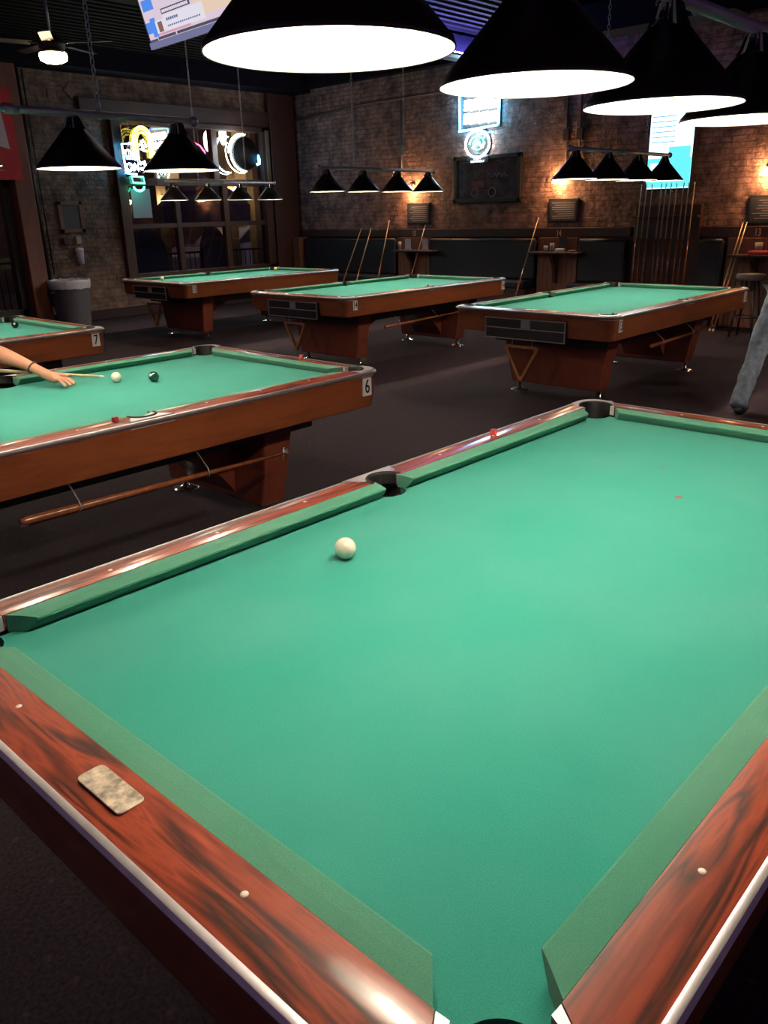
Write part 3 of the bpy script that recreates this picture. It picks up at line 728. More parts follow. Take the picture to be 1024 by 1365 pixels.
# ---------------------------------------------------------------- things on the brick wall
def notice(y0, y1, z0, z1, label):
    o = thing('notice_board', label, 'notice board', (XR, (y0 + y1) / 2, z0), 0, 'framed notice boards under the wall lamps'); w_ = y1 - y0; h_ = z1 - z0
    MB().box(-.035, 0, -w_ / 2, w_ / 2, 0, h_, bev=.008).build('frame', 'black', o)
    MB().box(-.040, -.034, -w_ / 2 + .03, w_ / 2 - .03, .03, h_ - .03).build('board_face', 'slate', o)
    m = MB(); z = h_ - .07
    while z > .05:
        m.box(-.0415, -.040, -w_ / 2 + .06, w_ / 2 - .06 - random.random() * w_ * .25, z, z + .008); z -= .032
    m.build('written_lines', 'grey_plastic', o)
notice(8.779, 9.302, 1.39, 1.75, 'small framed notice board under the wall lamp, left of the framed mirror')
notice(5.825, 6.351, 1.39, 1.744, 'small framed notice board between the framed mirror and the cue rack')
notice(2.75, 3.278, 1.325, 1.70, 'framed notice board at the right edge under a wall lamp')
def sconce(y, z, label):
    o = thing('wall_lamp', label, 'wall lamp', (XR, y, z), 0, 'amber wall lamps')
    MB().lathe([(0, 0), (.05, 0), (.05, .015), (0, .015)], 16, Matrix.Rotation(-PI / 2, 4, 'Y')).build('wall_plate', 'black', o)
    MB().tube([(-.01, 0, 0), (-.07, 0, .03), (-.12, 0, .0), (-.12, 0, -.03)], .008, 8).build('arm', 'black', o)
    MB().lathe([(.03, -.03), (.045, -.05), (.075, -.11), (.07, -.112), (.04, -.052), (.0, -.035)], 24, Matrix.Translation((-.12, 0, 0))).build('lamp_shade', 'sconce_glow', o)
sconce(9.176, 2.06, 'amber wall lamp above the leftmost notice board'); sconce(6.169, 2.08, 'amber wall lamp above the middle notice board'); sconce(3.065, 2.05, 'amber wall lamp at the right edge of the photo')
# framed mirror
mr = thing('framed_mirror', 'wide black-framed bar mirror with a red truck drawing', 'framed picture', (XR, 7.555, 1.72))
m = MB(); w_, h_ = 1.36, .73
for b in ((-w_ / 2, w_ / 2, 0, .07), (-w_ / 2, w_ / 2, h_ - .07, h_), (-w_ / 2, -w_ / 2 + .07, 0, h_), (w_ / 2 - .07, w_ / 2, 0, h_)): m.box(-.06, 0, *b, bev=.008)
m.build('frame', 'black', mr)
MB().box(-.02, -.005, -w_ / 2 + .05, w_ / 2 - .05, .05, h_ - .05).build('mirror_face', 'mirror_dark', mr)
m = MB()
for b in ((.32, .345, .18, .50), (-.03, -.005, .30, .50), (-.03, .345, .48, .50), (-.03, .345, .18, .20)): m.box(-.024, -.02, *b)
m.box(-.023, -.02, .06, .30, .24, .34); m.build('truck_drawing', 'truck_red', mr)
m = MB()
for yy in (.25, -.10): m.tube([(-.022, yy + .07 * math.cos(a), .16 + .07 * math.sin(a)) for a in [2 * PI * k / 20 for k in range(20)]], .006, 6, closed=True)
m.tube([(-.022, -.02 - k * .03, .42 + .035 * math.sin(k * 1.9)) for k in range(14)], .007, 6)
m.tube([(-.022, .5 - k * .045, .62 + .02 * math.sin(k * 1.3)) for k in range(22)], .004, 6)
m.build('silver_scrollwork', 'grey_plastic', mr)
# glowing screen
lbx = thing('light_box', 'bright cyan and white lit sign screen above the cue rack', 'lit sign', (XR, 4.41, 1.80))
MB().box(-.07, 0, -.34, .34, 0, 1.12, bev=.006).build('housing', 'black', lbx)
sc = MB().box(-.075, -.07, -.315, .315, .025, 1.095).build('screen', 'light_panel_white', lbx)
MB().box(-.078, -.075, -.315, .315, .04, .42).build('lower_panel', 'light_panel_cyan', lbx)
MB().box(-.080, -.075, -.02, .28, .12, .36, bev=.002).build('white_patch', 'light_panel_white', lbx)
MB().box(-.079, -.075, -.29, .02, .40, .56).build('side_patch', 'light_panel_cyan', lbx)
m = MB()
for k in range(7): m.box(-.079, -.075, -.05, .29, .62 + k * .065, .632 + k * .065)
m.build('text_lines', 'light_panel_dark', lbx)
# square neon sign on brick
ns = thing('neon_sign', 'square cyan neon sign with white lettering above the framed mirror', 'neon sign', (XR - .02, 7.70, 2.83), 0, 'neon signs')
def tubeYZ(m, pts, r, x=-.06, closed=False): return m.tube([(x, a, b) for a, b in pts], r, 8, closed=closed)
m = MB(); tubeYZ(m, [(.38, .03), (.40, .0), (-.36, .04), (-.39, .07), (-.41, .70), (-.38, .74), (.38, .72), (.40, .68)], .014, closed=True); m.build('outer_tube', 'neon_cyan', ns)
m = MB()
for r_ in range(3):
    z0 = .10 + r_ * .2
    for k in range(4):
        y0 = .28 - k * .18; tubeYZ(m, [(y0, z0), (y0, z0 + .14), (y0 - .10, z0 + .14), (y0 - .11, z0 + .07), (y0, z0 + .07), (y0 - .12, z0)], .019)
m.build('letter_tubes', 'neon_white', ns)
MB().box(-.03, 0, -.40, .39, .01, .73, bev=.005).build('backing', 'black', ns)
n2 = thing('neon_sign', 'round white neon swirl with a dark text plate under it', 'neon sign', (XR - .02, 7.72, 2.36), 0, 'neon signs')
m = MB(); tubeYZ(m, [(.24 * math.cos(a), .26 + .20 * math.sin(a)) for a in [2 * PI * k / 28 for k in range(28)]], .015, closed=True); m.build('outer_tube', 'neon_white', n2)
m = MB(); tubeYZ(m, [(.16 * math.cos(a) * (1 - a / 14), .26 + .13 * math.sin(a) * (1 - a / 14)) for a in [k * .45 for k in range(22)]], .011); tubeYZ(m, [(.02, .33), (-.06, .35), (-.13, .33), (-.16, .40), (-.24, .42)], .011); m.build('swirl_tube', 'neon_green', n2)
m = MB(); tubeYZ(m, [(.1, .2), (.0, .28), (-.1, .2), (-.14, .28)], .012); m.build('letter_tubes', 'neon_white', n2)
MB().lathe([(0, 0), (.24, 0), (.24, .02), (0, .02)], 28, Matrix.Translation((0, 0, .26)) @ Matrix.Rotation(-PI / 2, 4, 'Y')).build('backing', 'black', n2)
pl = MB().box(-.05, 0, -.21, .21, -.03, .07, bev=.004).build('text_plate', 'slate', n2)
textmesh('lettering', 'ENJOY', .052, 'sign_white', pl, frameM((-.052, 0, .043), (0, -1, 0), (0, 0, 1)))
textmesh('lettering', 'RESPONSIBLY', .046, 'sign_white', pl, frameM((-.052, 0, -.003), (0, -1, 0), (0, 0, 1)))
# ---------------------------------------------------------------- window neon and posters
def tubeXZ(m, pts, r, closed=False, y=0): return m.tube([(a, y, b) for a, b in pts], r, 8, closed=closed)
YN = YB - .22
wn = thing('neon_sign', 'yellow arch and blue box neon sign at the left of the window', 'neon sign', (6.30, YN, 2.15), 0, 'neon signs')
for rr, rz_ in ((.19, .24), (.15, .20), (.11, .15)):
    m = MB(); tubeXZ(m, [(.13 - rr, .42)] + [(.13 + rr * math.cos(a), .66 + rz_ * math.sin(a)) for a in [PI - PI * k / 16 for k in range(17)]] + [(.13 + rr, .42)], .013); m.build('arch_tube', 'neon_yellow', wn)
m = MB(); tubeXZ(m, [(-.25, .18), (-.27, .62), (-.04, .64)], .012); tubeXZ(m, [(-.25, .18), (-.05, .16)], .012); tubeXZ(m, [(-.2, .40), (-.02, .40)], .01); m.build('box_tube', 'neon_cyan', wn)
m = MB()
for (x0, z0) in ((-.17, .48), (-.17, .27)):
    tubeXZ(m, [(x0 + .05 * math.cos(a), z0 + .06 * math.sin(a)) for a in [2 * PI * k / 12 for k in range(12)]], .006, True)
    tubeXZ(m, [(x0 + .08, z0 - .05), (x0 + .10, z0 + .06), (x0 + .15, z0 - .04), (x0 + .17, z0 + .06)], .006)
tubeXZ(m, [(-.02 + k * .035, .38 + .05 * math.sin(k * 2.1) - k * .012) for k in range(12)], .008); tubeXZ(m, [(.02 + k * .035, .25 + .03 * math.sin(k * 2.4)) for k in range(9)], .008)
tubeXZ(m, [(.10, .60), (.14, .70), (.19, .60), (.10, .56), (.2, .52)], .010); m.build('letter_tubes', 'neon_white', wn)
m = MB(); tubeXZ(m, [(-.16, .13), (.06, .12), (.08, .02), (-.14, .03)], .013, True); tubeXZ(m, [(-.10 + .1 * math.cos(a) + .06, -.03 + .07 * math.sin(a)) for a in [PI + PI * k / 10 for k in range(11)]], .016); m.build('base_tubes', 'neon_green', wn)
MB().box(-.26, .34, .03, .04, .0, .88).build('backing', 'pane_glass', wn)
for x in (-.1, .2): MB().tube([(x, .02, .85), (x, .02, WZ1 - 2.2)], .003, 6).build('hanging_wire', 'alu', wn)
mn = thing('neon_sign', 'white crescent neon around a black disc in the right window pane', 'neon sign', (8.46, YN, 2.70), 0, 'neon signs')
MB().lathe([(0, 0), (.285, 0), (.285, .03), (0, .03)], 40, Matrix.Translation((.10, -.01, 0)) @ Matrix.Rotation(PI / 2, 4, 'X')).build('black_disc', 'black', mn)
for ox, rr, a0, a1, r_ in ((.08, .31, 85, 275, .014), (.0, .34, 150, 280, .007), (.05, .33, 75, 180, .008)):
    m = MB(); tubeXZ(m, [(ox + rr * math.cos(math.radians(a0 + (a1 - a0) * k / 18)), rr * math.sin(math.radians(a0 + (a1 - a0) * k / 18))) for k in range(19)], r_, y=-.02); m.build('crescent_tube', 'neon_white', mn)
m = MB(); tubeXZ(m, [(.40, -.02), (.43, -.10), (.42, -.17), (.37, -.18)], .022, y=-.02); m.build('side_tube', 'neon_cyan', mn)
MB().tube([(.1, .0, .28), (.1, .0, .42)], .004, 6).build('hanging_wire', 'alu', mn)
rn = thing('neon_sign', 'small red neon squiggle partly behind the light over table 6', 'neon sign', (7.55, YN, 2.70), 0, 'neon signs')
m = MB(); tubeXZ(m, [(-.15, .12), (-.08, .14), (.03, .10), (.12, .0), (.12, -.10), (.05, -.14)], .012); tubeXZ(m, [(-.10, .04), (-.02, .06), (.06, .02), (.08, -.08), (.0, -.1), (-.06, 0)], .012); m.build('letter_tubes', 'neon_red', rn)
MB().tube([(0, 0, .13), (0, 0, .40)], .003, 6).build('hanging_wire', 'alu', rn)
tag(MB().box(6.22, 6.59, YB - .006, YB - .0005, 1.62, 2.09).build('paper_poster', 'paper'), 'blank pale paper poster taped low in the left window', 'poster')
# items on the left brick pier
bd = thing('chalk_board', 'small tan-framed blackboard on the brick above the trash can', 'blackboard', (5.06, YB, 1.42))
m = MB()
for b in ((-.21, .21, 0, .06), (-.21, .21, .42, .48), (-.21, -.15, 0, .48), (.15, .21, 0, .48)): m.box(b[0], b[1], -.05, 0, b[2], b[3], bev=.006)
m.build('frame', 'frame_tan', bd); MB().box(-.16, .16, -.03, -.005, .05, .43).build('board_face', 'slate', bd)
tag(MB().box(4.86, 4.95, YB - .06, YB, 1.24, 1.34, bev=.01).build('switch_box', 'dark_wood'), 'dark switch box on the brick below the blackboard', 'switch box')
tag(MB().box(5.08, 5.17, YB - .06, YB, 1.24, 1.37, bev=.01).build('switch_box', 'grey_plastic'), 'grey switch box on the brick below the blackboard', 'switch box')
cd_ = thing('cup_dispenser', 'small purple-grey dispenser on the brick above the trash can', 'dispenser', (5.10, YB, .93))
MB().lathe([(0, 0), (.05, 0), (.065, .2), (0, .2)], 20, Matrix.Translation((0, -.066, 0))).build('body', 'paper', cd_)
MB().lathe([(.065, .2), (.075, .21), (.06, .25), (0, .26)], 20, Matrix.Translation((0, -.066, 0))).build('lid', 'white_plate', cd_)
tag(MB().box(4.98, 5.12, YB - .02, YB, 3.38, 3.54, bev=.003).build('wall_tile', 'frame_tan'), 'small square tile sign high on the brick beside the diamond one', 'wall sign')
tag(MB().box(-.085, .085, -.02, 0, -.085, .085, Matrix.Translation((5.37, YB, 3.53)) @ Matrix.Rotation(PI / 4, 4, 'Y')).build('wall_tile', 'frame_tan'), 'small diamond-shaped tile sign high on the brick', 'wall sign')
bn = thing('wall_banner', 'red banner with a white panel hanging at the left edge', 'banner', (3.84, YB - .30, 2.20))
MB().box(-.5, .40, -.01, 0, 0, 1.25).build('red_cloth', 'banner_red', bn)
MB().prism([(-.5, .62), (-.5, 1.15), (.20, 1.15), (.27, .42)], -.004, .004, frameM((0, -.016, 0), (1, 0, 0), (0, 0, 1))).build('white_panel', 'banner_white', bn)
MB().prism([(-.5, .16), (.15, .12), (-.5, .26)], -.004, .004, frameM((0, -.016, 0), (1, 0, 0), (0, 0, 1))).build('white_stripe', 'banner_white', bn)
# trash can
tc = thing('trash_can', 'grey round trash can with a clear bag over its rim', 'trash can', (4.58, 11.72, 0))
MB().lathe([(0, 0), (.24, 0), (.25, .02), (.295, .66), (.305, .67), (.305, .70), (.29, .70), (.235, .03), (0, .03)], 36).build('bin_body', 'trash_grey', tc)
vs = []; m = MB()
prof = [(.306, .60), (.316, .64), (.320, .70), (.312, .735), (.295, .73), (.285, .66)]
seg = 60; vs = []; fs = []
for i, (r, z) in enumerate(prof):
    for k in range(seg):
        a = 2 * PI * k / seg; q = (random.random() - .5) * (.012 if i in (0, 1, 3) else .004); vs.append(((r + q) * math.cos(a), (r + q) * math.sin(a), z + q * 1.6))
for i in range(len(prof) - 1):
    for k in range(seg): fs.append((i * seg + k, i * seg + (k + 1) % seg, (i + 1) * seg + (k + 1) % seg, (i + 1) * seg + k))
m._add(vs, fs, True); m.build('bin_bag', 'trash_bag', tc)
for sy in (-1, 1):
    MB().tube([(sy * .285, -.06, .56), (sy * .32, -.03, .55), (sy * .32, .03, .55), (sy * .285, .06, .56)], .012, 8).build('handle', 'trash_grey', tc)
# ---------------------------------------------------------------- TV
e = Vector((2.149 - 2.062, 5.011 - 3.787, 0)).normalized(); nh = Vector((-e.y, e.x, 0))
up = (Vector((0, 0, 1)) * math.cos(math.radians(15)) + nh * math.sin(math.radians(15))).normalized()
A0 = Vector((2.149, 5.011, 2.8))
tv = thing('television', 'wide flat television tilted down from the ceiling at the top edge', 'television', A0)
M = frameM((0, 0, 0), -e, up)    # x to the right along the bottom, y up the screen, z out of the screen
Wt, Ht = 1.24, .74
MB().box(0, Wt, 0, Ht, -.07, 0, M, bev=.006).build('housing', 'black', tv)
scn = MB().box(.025, Wt - .025, .025, Ht - .025, .0, .003, M).build('screen', 'tv_pale', tv)
def sp(x0, x1, y0, y1, mat, name, z=.0035): MB().box(x0, x1, y0, y1, z - .001, z + .0012, M).build(name, mat, scn)
sp(.72, Wt - .025, .11, Ht - .025, 'tv_beige', 'picture_field'); sp(.025, .14, .10, .17, 'tv_blue', 'blue_patch'); sp(.05, .20, .24, .31, 'tv_blue', 'blue_patch'); sp(.10, .17, .07, .19, 'tv_blue', 'blue_patch', .004)
sp(.52, .56, .26, .34, 'tv_blue', 'blue_patch', .004)
sp(.0, Wt, .0, .045, 'tv_bar', 'lower_bar', .005); sp(.025, .14, .045, .060, 'tv_cap', 'logo_strip', .006); sp(.15, .40, .048, .066, 'tv_cap', 'ticker_strip', .005); sp(.42, Wt - .16, .048, .066, 'tv_cap', 'ticker_strip', .005)
sp(.17, .62, .072, .098, 'tv_pink', 'pink_strip', .005); sp(.29, .82, .085, .185, 'tv_white', 'caption_panel', .0055); sp(.29, .68, .192, .225, 'tv_cap', 'caption_strip', .006); sp(.165, .285, .085, .165, 'tv_white', 'portrait_frame', .0055); sp(.20, .26, .09, .155, 'tv_skin', 'portrait_picture', .0075)
for i in range(15): sp(.305 + i * .024, .322 + i * .024, .199, .217, 'tv_white', 'blurred_letter', .0085)
for i in range(16): sp(.33 + i * .028, .347 + i * .028, .108, .118, 'tv_bar', 'blurred_letter', .0075)
for i in range(6): sp(.33 + i * .028, .350 + i * .028, .145, .162, 'tv_bar', 'blurred_letter', .0075)
sp(1.06, 1.18, .05, .085, 'tv_white', 'corner_logo', .0065)
c_ = M @ Vector((Wt / 2, Ht / 2, -.07))
MB().tube([c_, c_ - nh * .12 + Vector((0, 0, .05)), c_ - nh * .14 + Vector((0, 0, CZ - 2.8 - c_.z))], .025, 10).build('ceiling_mount', 'black', tv)
# ---------------------------------------------------------------- ceiling fan
fn = thing('ceiling_fan', 'dark ceiling fan with a glowing lamp at the upper left', 'ceiling fan', (3.44, 9.0, 3.37))
MB().tube([(0, 0, .25), (0, 0, CZ - 3.37 - .02)], .014, 10).build('down_rod', 'alu_cast', fn)
MB().lathe([(0, .26), (.06, .25), (.13, .20), (.15, .14), (.13, .08), (0, .07)], 28).build('motor', 'dark_wood', fn)
MB().lathe([(0, -.05), (.09, -.045), (.145, -.02), (.155, .02), (.15, .05), (0, .05)], 28).build('lamp_globe', 'fan_glow', fn)
MB().lathe([(0, .05), (.155, .05), (.16, .075), (0, .08)], 28).build('lamp_collar', 'chrome', fn)
for k in range(5):
    a = k * 2 * PI / 5 + .4; Mx = Matrix.Rotation(a, 4, 'Z')
    bl = MB().box(.22, .70, -.065, .065, .150, .158, Mx @ Matrix.Rotation(.15, 4, 'X'), bev=.002).build('blade', 'black', fn)
    MB().box(.12, .26, -.018, .018, .145, .155, Mx, bev=.002).build('blade_arm', 'chrome', bl)
# ceiling duct with blue strip light
tag(MB().box(8.6, 9.1, 3.2, 6.45, 3.66, 4.0, bev=.01).build('ceiling_duct', 'beam'), 'dark square duct under the ceiling behind the nearest lamps', 'duct')
tag(MB().box(-.4, 9.9, 7.35, 7.6, 3.72, 4.03, bev=.01).build('ceiling_beam', 'beam'), 'dark ceiling beam crossing above the far tables', 'beam')
ld = thing('strip_light', 'blue strip light on the ceiling beam washing the ceiling', 'strip light', (8.4, 7.22, 3.74))
MB().box(-1.3, 1.3, -.04, .13, -.03, 0, bev=.004).build('channel', 'black', ld); MB().box(-1.25, 1.25, -.01, .03, 0, .02, bev=.004).build('led_tube', 'led_blue', ld)
# ---------------------------------------------------------------- outside
tag(MB().box(-6, 24, YB + .3, 34, -.25, -.05).build('street_ground', 'ground_out'), 'dark street ground beyond the windows', 'ground', kind='structure')
bl = thing('street_building', 'dim brown building with warm lit panels across the street', 'building', (8, 21, -.05))
MB().box(-12, 12, 0, 2, 0, 9).build('facade', 'stone_tan', bl)
for i, (x, z, w_, h_) in enumerate(((1.2, 1.0, 1.4, 1.6), (4.2, 2.6, 1.0, 2.4), (1.9, 3.6, 1.6, 2.2), (7, 2.4, 1.6, 2.6), (-2, 1.2, 1.4, 1.4), (-6, 1.2, 1.4, 1.4))):
    fr_ = MB().box(x, x + w_, -.06, 0, z, z + h_, bev=.02).build('window_frame', 'dark_wood', bl); MB().box(x + .12, x + w_ - .12, -.08, -.05, z + .12, z + h_ - .12).build('window_pane', 'window_warm', fr_)
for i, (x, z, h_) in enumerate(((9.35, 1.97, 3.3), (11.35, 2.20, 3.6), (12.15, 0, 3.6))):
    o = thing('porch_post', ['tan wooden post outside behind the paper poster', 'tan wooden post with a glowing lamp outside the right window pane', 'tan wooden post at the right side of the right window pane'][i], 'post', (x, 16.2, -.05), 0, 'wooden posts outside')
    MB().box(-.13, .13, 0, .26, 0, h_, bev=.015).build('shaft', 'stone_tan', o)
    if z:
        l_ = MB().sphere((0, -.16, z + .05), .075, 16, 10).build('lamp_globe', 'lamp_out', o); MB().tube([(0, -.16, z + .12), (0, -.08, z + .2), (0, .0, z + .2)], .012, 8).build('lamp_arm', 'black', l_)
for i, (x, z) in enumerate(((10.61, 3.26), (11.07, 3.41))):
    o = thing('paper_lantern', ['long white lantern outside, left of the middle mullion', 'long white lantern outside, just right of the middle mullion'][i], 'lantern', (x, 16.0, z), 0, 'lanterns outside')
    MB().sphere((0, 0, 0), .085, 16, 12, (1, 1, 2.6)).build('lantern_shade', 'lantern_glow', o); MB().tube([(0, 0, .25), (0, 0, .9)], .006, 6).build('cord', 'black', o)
rl = thing('patio_railing', 'black patio railing with balusters seen through the window', 'railing', (8.5, 13.9, -.05))
MB().tube([(-4.2, 0, .98), (3, 0, .98)], .02, 8).tube([(-4.2, 0, .15), (3, 0, .15)], .015, 8).build('rail', 'black', rl)
bm_ = MB()
for k in range(60): bm_.tube([(-4.2 + k * .12, 0, .15), (-4.2 + k * .12, 0, .98)], .010, 6)
o = bm_.build('balusters', 'black', rl)
r2 = thing('patio_railing', 'black railing behind the left glazing', 'railing', (1.5, 13.9, -.05))
MB().tube([(-3.5, 0, .98), (2.6, 0, .98)], .02, 8).build('rail', 'black', r2)
bm_ = MB()
for k in range(50): bm_.tube([(-3.5 + k * .12, 0, 0), (-3.5 + k * .12, 0, .98)], .010, 6)
bm_.build('balusters', 'black', r2)
# car
cr = thing('parked_car', 'grey car parked outside behind the patio railing', 'car', (12.9, 17.6, -.05))
prof = [(-2.2, .35), (-2.25, .75), (-1.9, .95), (-1.25, 1.02), (-.7, 1.42), (.5, 1.48), (1.25, 1.05), (2.1, .9), (2.25, .6), (2.2, .35)]
m = MB().prism(prof, -.85, .85, frameM((0, 0, 0), (1, 0, 0), (0, 0, 1))); b_ = m.build('car_body', 'car_paint', cr); bv = b_.modifiers.new('b', 'BEVEL'); bv.width = .08; bv.segments = 3
MB().prism([(-1.1, 1.03), (-.66, 1.35), (.45, 1.40), (1.05, 1.05)], -.87, .87, frameM((0, 0, 0), (1, 0, 0), (0, 0, 1))).build('car_window', 'slate', cr)
for x in (-1.4, 1.4):
    for yy in (-.87, .67): MB().lathe([(0, 0), (.33, 0), (.34, .1), (.33, .2), (0, .2)], 24, Matrix.Translation((x, yy, .34)) @ Matrix.Rotation(-PI / 2, 4, 'X')).build('wheel', 'black', cr)
# patio furniture
def patio_chair(x, y, label, s=1.0):
    o = thing('patio_chair', label, 'chair', (x, y, -.05), 0, 'dark patio chairs outside')
    pts = [(.42 * s * math.cos(a), .95 + .52 * math.sin(a)) for a in [PI * k / 16 for k in range(17)]] + [(.40 * s, .4), (-.40 * s, .4)]
    pts = pts[:17] + [(-.42 * s, .42), (.42 * s, .42)]
    MB().prism(pts, -.06, .06, frameM((0, 0, 0), (1, 0, 0), (0, 0, 1))).build('backrest', 'navy_cloth', o)
    MB().box(-.40 * s, .40 * s, .06, .55, .38, .50, bev=.03).build('seat', 'navy_cloth', o)
    for xx in (-.35, .35):
        for yy in (0, .5): MB().tube([(xx * s, yy, 0), (xx * s, yy, .40)], .02, 8).build('leg', 'black', o)
patio_chair(6.95, 13.2, 'round-backed navy patio chair just outside the left window pane', 1.0)
patio_chair(8.55, 13.3, 'round-backed navy patio chair outside behind the middle mullion', .7)
um = thing('patio_umbrella', 'navy patio umbrella seen through the middle of the window', 'umbrella', (9.75, 15.2, -.35))
MB().tube([(0, 0, 0), (0, 0, 2.8)], .025, 10).build('pole', 'black', um)
MB().lathe([(0, 2.85), (.7, 2.5), (1.05, 2.2), (1.05, 1.85), (1.02, 1.85), (1.0, 2.2), (0, 2.8)], 8, smooth=False).build('canopy', 'navy_cloth', um)
sn = thing('menu_stand', 'orange-red menu stand outside below the umbrella', 'sign', (8.85, 15.0, -.05))
MB().box(-.08, .08, -.03, .03, 1.12, 1.42, bev=.02).build('sign_face', 'red_plastic', sn); MB().tube([(0, 0, 0), (0, 0, .96)], .02, 8).build('post', 'black', sn)
# ---------------------------------------------------------------- people
def skin_body(name, verts, edges, radii, mat, parent, root=0, sub=2):
    me = bpy.data.meshes.new(name); me.from_pydata([Vector(v) for v in verts], edges, []); me.update()
    o = bpy.data.objects.new(name, me); C.objects.link(o); o.parent = parent
    me.materials.append(MATS[mat])
    sk = o.modifiers.new('skin', 'SKIN'); sk.use_smooth_shade = True
    d = me.skin_vertices[0].data if me.skin_vertices else None
    if d is None:
        bm = bmesh.new(); bm.from_mesh(me); bm.verts.layers.skin.verify(); bm.to_mesh(me); bm.free(); d = me.skin_vertices[0].data
    for i, r in enumerate(radii): d[i].radius = (r, r) if not isinstance(r, tuple) else r; d[i].use_root = (i == root)
    ss = o.modifiers.new('sub', 'SUBSURF'); ss.levels = sub; ss.render_levels = sub
    return o
def chain(vs, es, rs, start, pts):
    prev = start
    for p, r in pts:
        vs.append(p); rs.append(r); i = len(vs) - 1
        if prev is not None: es.append((prev, i))
        prev = i
    return prev
# shooter at table 6
ps = thing('person', 'person in a checked shirt bending over table 6 to shoot, bridge hand on the cloth', 'person', (-.35, 4.6, 0))
ox, oy = -.35, 4.6
def L_(x, y, z): return (x - ox, y - oy, z)
vs, es, rs = [], [], []
chain(vs, es, rs, None, [(L_(-.40, 4.62, .93), .15)])
chest = chain(vs, es, rs, 0, [(L_(-.36, 4.50, 1.08), .14), (L_(-.33, 4.33, 1.20), .15)])
neck = chain(vs, es, rs, chest, [(L_(-.31, 4.20, 1.27), .075), (L_(-.30, 4.13, 1.31), .055)])
chain(vs, es, rs, neck, [(L_(-.29, 4.06, 1.36), .085), (L_(-.285, 4.00, 1.42), .095), (L_(-.285, 3.98, 1.49), .07)])
# bridge arm: shoulder, elbow, wrist, palm
palm = chain(vs, es, rs, chest, [(L_(-.18, 4.20, 1.20), .075), (L_(-.10, 4.00, 1.10), .060), (L_(-.035, 3.76, .985), .050), (L_(.00, 3.66, .950), .052), (L_(.05, 3.54, .915), .046), (L_(.10, 3.42, .875), .032), (L_(.128, 3.36, .850), .027), (L_(.150, 3.30, .822), .032), (L_(.168, 3.262, .808), .030)])
P0 = (.168, 3.262, .806)
fdat = [((-.018, -.010), .074, -.20), ((-.006, -.012), .084, -.05), ((.008, -.010), .080, .10), ((.020, -.004), .066, .26)]
base = Vector((.42, -.90, 0)).normalized(); side = Vector((.90, .42, 0))
for (sx_, fy_), ln, an in fdat:
    d = (base * math.cos(an) + side * math.sin(an)); b0 = Vector(P0) + side * sx_ * 1.4 + base * .012
    chain(vs, es, rs, palm, [(L_(*(b0 + d * .012)), .0135), (L_(*(b0 + d * .012 + d * ln * .35 + Vector((0, 0, .004)))), .0100), (L_(*(b0 + d * .012 + d * ln * .70 + Vector((0, 0, -.012)))), .0090), (L_(*(b0 + d * .012 + d * ln + Vector((0, 0, -.031)))), .0078)])
chain(vs, es, rs, palm - 1, [(L_(.180, 3.275, .824), .013), (L_(.205, 3.245, .826), .011), (L_(.222, 3.215, .818), .009)])
# cue arm
hand2 = chain(vs, es, rs, chest, [(L_(-.50, 4.38, 1.22), .075), (L_(-.60, 4.50, 1.20), .055), (L_(-.62, 4.52, 1.14), .046), (L_(-.55, 4.36, 1.02), .040), (L_(-.47, 4.20, .925), .028), (L_(-.44, 4.14, .90), .032)])
hx = vs[hand2]
for k in range(4):
    q = Vector((.02 * k - .03, -.02 * k + .02, 0)); chain(vs, es, rs, hand2, [(tuple(Vector(hx) + q + Vector((-.02, -.02, -.02))), .010), (tuple(Vector(hx) + q + Vector((-.01, -.01, -.045))), .009), (tuple(Vector(hx) + q + Vector((.02, .015, -.04))), .008)])
for sx_ in (-1, 1):
    chain(vs, es, rs, 0, [(L_(-.40 + .11 * sx_, 4.66, .84), .10), (L_(-.42 + .17 * sx_, 4.68, .48), .062), (L_(-.42 + .2 * sx_, 4.80, .10), .045), (L_(-.42 + .2 * sx_, 4.66, .035), .035)])
skin_body('body', vs, es, rs, 'skin', ps)
vs, es, rs = [], [], []
chain(vs, es, rs, None, [(L_(-.40, 4.62, .96), .175)])
ch_ = chain(vs, es, rs, 0, [(L_(-.36, 4.50, 1.09), .165), (L_(-.33, 4.33, 1.205), .17)])
chain(vs, es, rs, ch_, [(L_(-.31, 4.23, 1.26), .085)])
chain(vs, es, rs, ch_, [(L_(-.18, 4.20, 1.20), .092), (L_(-.10, 4.00, 1.10), .078), (L_(-.045, 3.80, 1.005), .070), (L_(-.022, 3.73, .980), .068)])
chain(vs, es, rs, ch_, [(L_(-.50, 4.38, 1.22), .090), (L_(-.60, 4.50, 1.20), .070)])
skin_body('shirt', vs, es, rs, 'plaid', ps)['label'] = 'checked pale shirt'
vs, es, rs = [], [], []
chain(vs, es, rs, None, [(L_(-.40, 4.63, .95), .165)])
for sx_ in (-1, 1): chain(vs, es, rs, 0, [(L_(-.40 + .11 * sx_, 4.66, .84), .115), (L_(-.42 + .17 * sx_, 4.68, .48), .080), (L_(-.42 + .2 * sx_, 4.80, .10), .065)])
skin_body('trousers', vs, es, rs, 'jeans', ps)
for sx_ in (-1, 1): MB().sphere(L_(-.42 + .2 * sx_, 4.69, .05), .05, 16, 10, (.95, 2.4, .95)).build('shoe', 'shoe', ps)
MB().sphere(L_(-.285, 4.03, 1.47), .115, 20, 12, (1, 1.1, .9)).build('hair', 'hair', ps)
br_ = Vector((.112, 3.392, .863)); dd = Vector((.36, -.80, -.45)).normalized(); u_ = dd.orthogonal().normalized(); w2_ = dd.cross(u_)
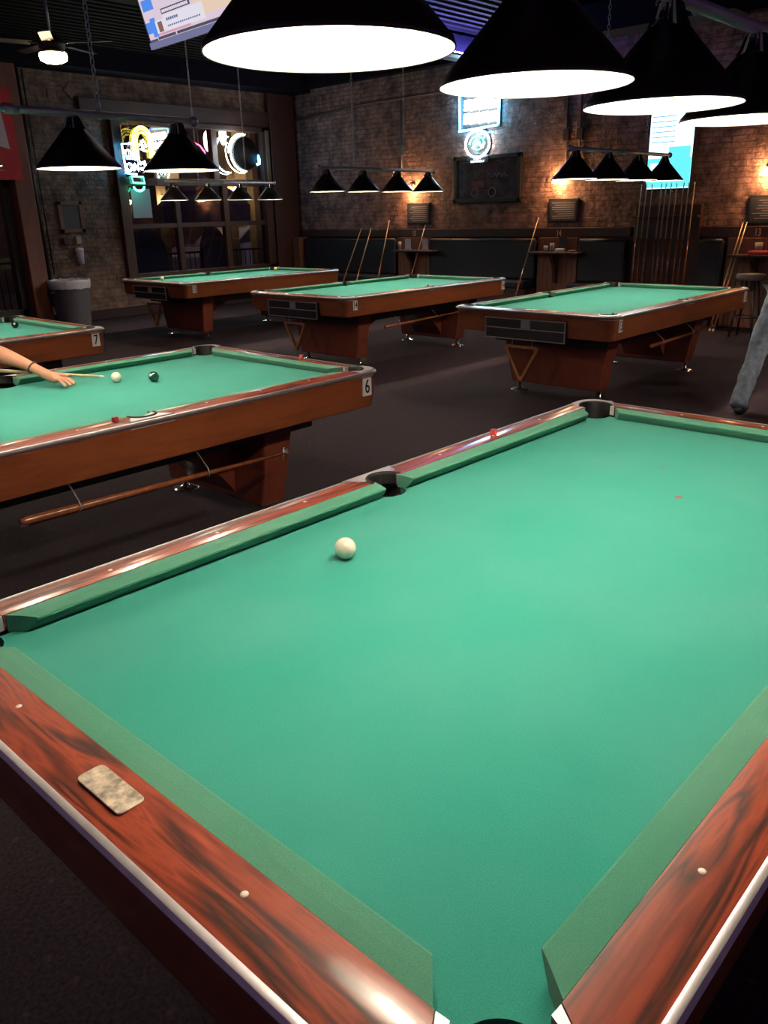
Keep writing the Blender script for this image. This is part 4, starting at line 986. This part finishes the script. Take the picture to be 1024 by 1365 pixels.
MB().tube([Vector(L_(*(br_ + (u_ * math.cos(a) + w2_ * math.sin(a)) * .033))) for a in [2 * PI * k / 20 for k in range(20)]], .004, 6, closed=True).build('bracelet', 'frame_tan', ps)
# person in jeans at the right
pr = thing('person', 'person in blue jeans standing at the right edge, only one leg in view', 'person', (5.25, 1.25, 0))
ox, oy = 5.25, 1.25
vs, es, rs = [], [], []
chain(vs, es, rs, None, [(L_(5.44, 1.17, .97), .14)])
ch_ = chain(vs, es, rs, 0, [(L_(5.56, 1.12, 1.14), .13), (L_(5.68, 1.06, 1.34), .15)])
nk = chain(vs, es, rs, ch_, [(L_(5.74, 1.03, 1.46), .06), (L_(5.76, 1.02, 1.52), .055)])
chain(vs, es, rs, nk, [(L_(5.79, 1.0, 1.60), .09), (L_(5.79, 1.0, 1.68), .095), (L_(5.78, 1.0, 1.75), .07)])
for sx_ in (-1, 1):
    h = chain(vs, es, rs, ch_, [(L_(5.68, 1.06 + .19 * sx_ - .0, 1.38), .06), (L_(5.78, 1.06 + .24 * sx_, 1.12), .045), (L_(5.98, .98 + .16 * sx_, .96), .032), (L_(6.04, .96 + .14 * sx_, .94), .034)])
    for k in range(4): chain(vs, es, rs, h, [((vs[h][0] + .04, vs[h][1] + .018 * (k - 1.5), vs[h][2] - .005), .0095), ((vs[h][0] + .075, vs[h][1] + .022 * (k - 1.5), vs[h][2] - .02), .0085), ((vs[h][0] + .09, vs[h][1] + .022 * (k - 1.5), vs[h][2] - .045), .008)])
chain(vs, es, rs, 0, [(L_(5.34, 1.26, .84), .10), (L_(5.14, 1.305, .48), .058), (L_(4.85, 1.30, .10), .042), (L_(4.88, 1.29, .035), .035)])
chain(vs, es, rs, 0, [(L_(5.44, 1.06, .86), .10), (L_(5.62, .98, .48), .058), (L_(5.60, .90, .10), .042), (L_(5.70, .90, .035), .035)])
skin_body('body', vs, es, rs, 'skin', pr)
vs, es, rs = [], [], []
chain(vs, es, rs, None, [(L_(5.45, 1.17, .98), .150)])
chain(vs, es, rs, 0, [(L_(5.345, 1.255, .84), .118), (L_(5.23, 1.285, .65), .100), (L_(5.13, 1.305, .47), .082), (L_(4.98, 1.30, .28), .076), (L_(4.85, 1.30, .10), .072), (L_(4.81, 1.30, .045), .076)])
chain(vs, es, rs, 0, [(L_(5.46, 1.06, .86), .118), (L_(5.62, .98, .48), .082), (L_(5.60, .90, .06), .074)])
j = skin_body('jeans', vs, es, rs, 'jeans', pr); j['label'] = 'faded blue jeans'
dt = bpy.data.textures.new('folds', 'CLOUDS'); dt.noise_scale = .09
dm = j.modifiers.new('folds', 'DISPLACE'); dm.texture = dt; dm.strength = .028; dm.mid_level = .5
vs, es, rs = [], [], []
chain(vs, es, rs, None, [(L_(5.45, 1.165, 1.0), .158)]); c2 = chain(vs, es, rs, 0, [(L_(5.56, 1.12, 1.16), .150), (L_(5.68, 1.06, 1.35), .165)])
chain(vs, es, rs, c2, [(L_(5.735, 1.035, 1.45), .07)])
for sx_ in (-1, 1): chain(vs, es, rs, c2, [(L_(5.68, 1.06 + .19 * sx_, 1.38), .075), (L_(5.75, 1.06 + .23 * sx_, 1.20), .066)])
skin_body('shirt', vs, es, rs, 'shirt', pr)
MB().sphere(L_(4.88, 1.29, .045), .045, 16, 10, (2.6, 1.05, 1.0)).build('shoe', 'shoe', pr); MB().sphere(L_(5.68, .90, .045), .045, 16, 10, (2.6, 1.05, 1.0)).build('shoe', 'shoe', pr)
MB().sphere(L_(5.77, 1.0, 1.71), .115, 20, 12, (1, 1, .9)).build('hair', 'hair', pr)
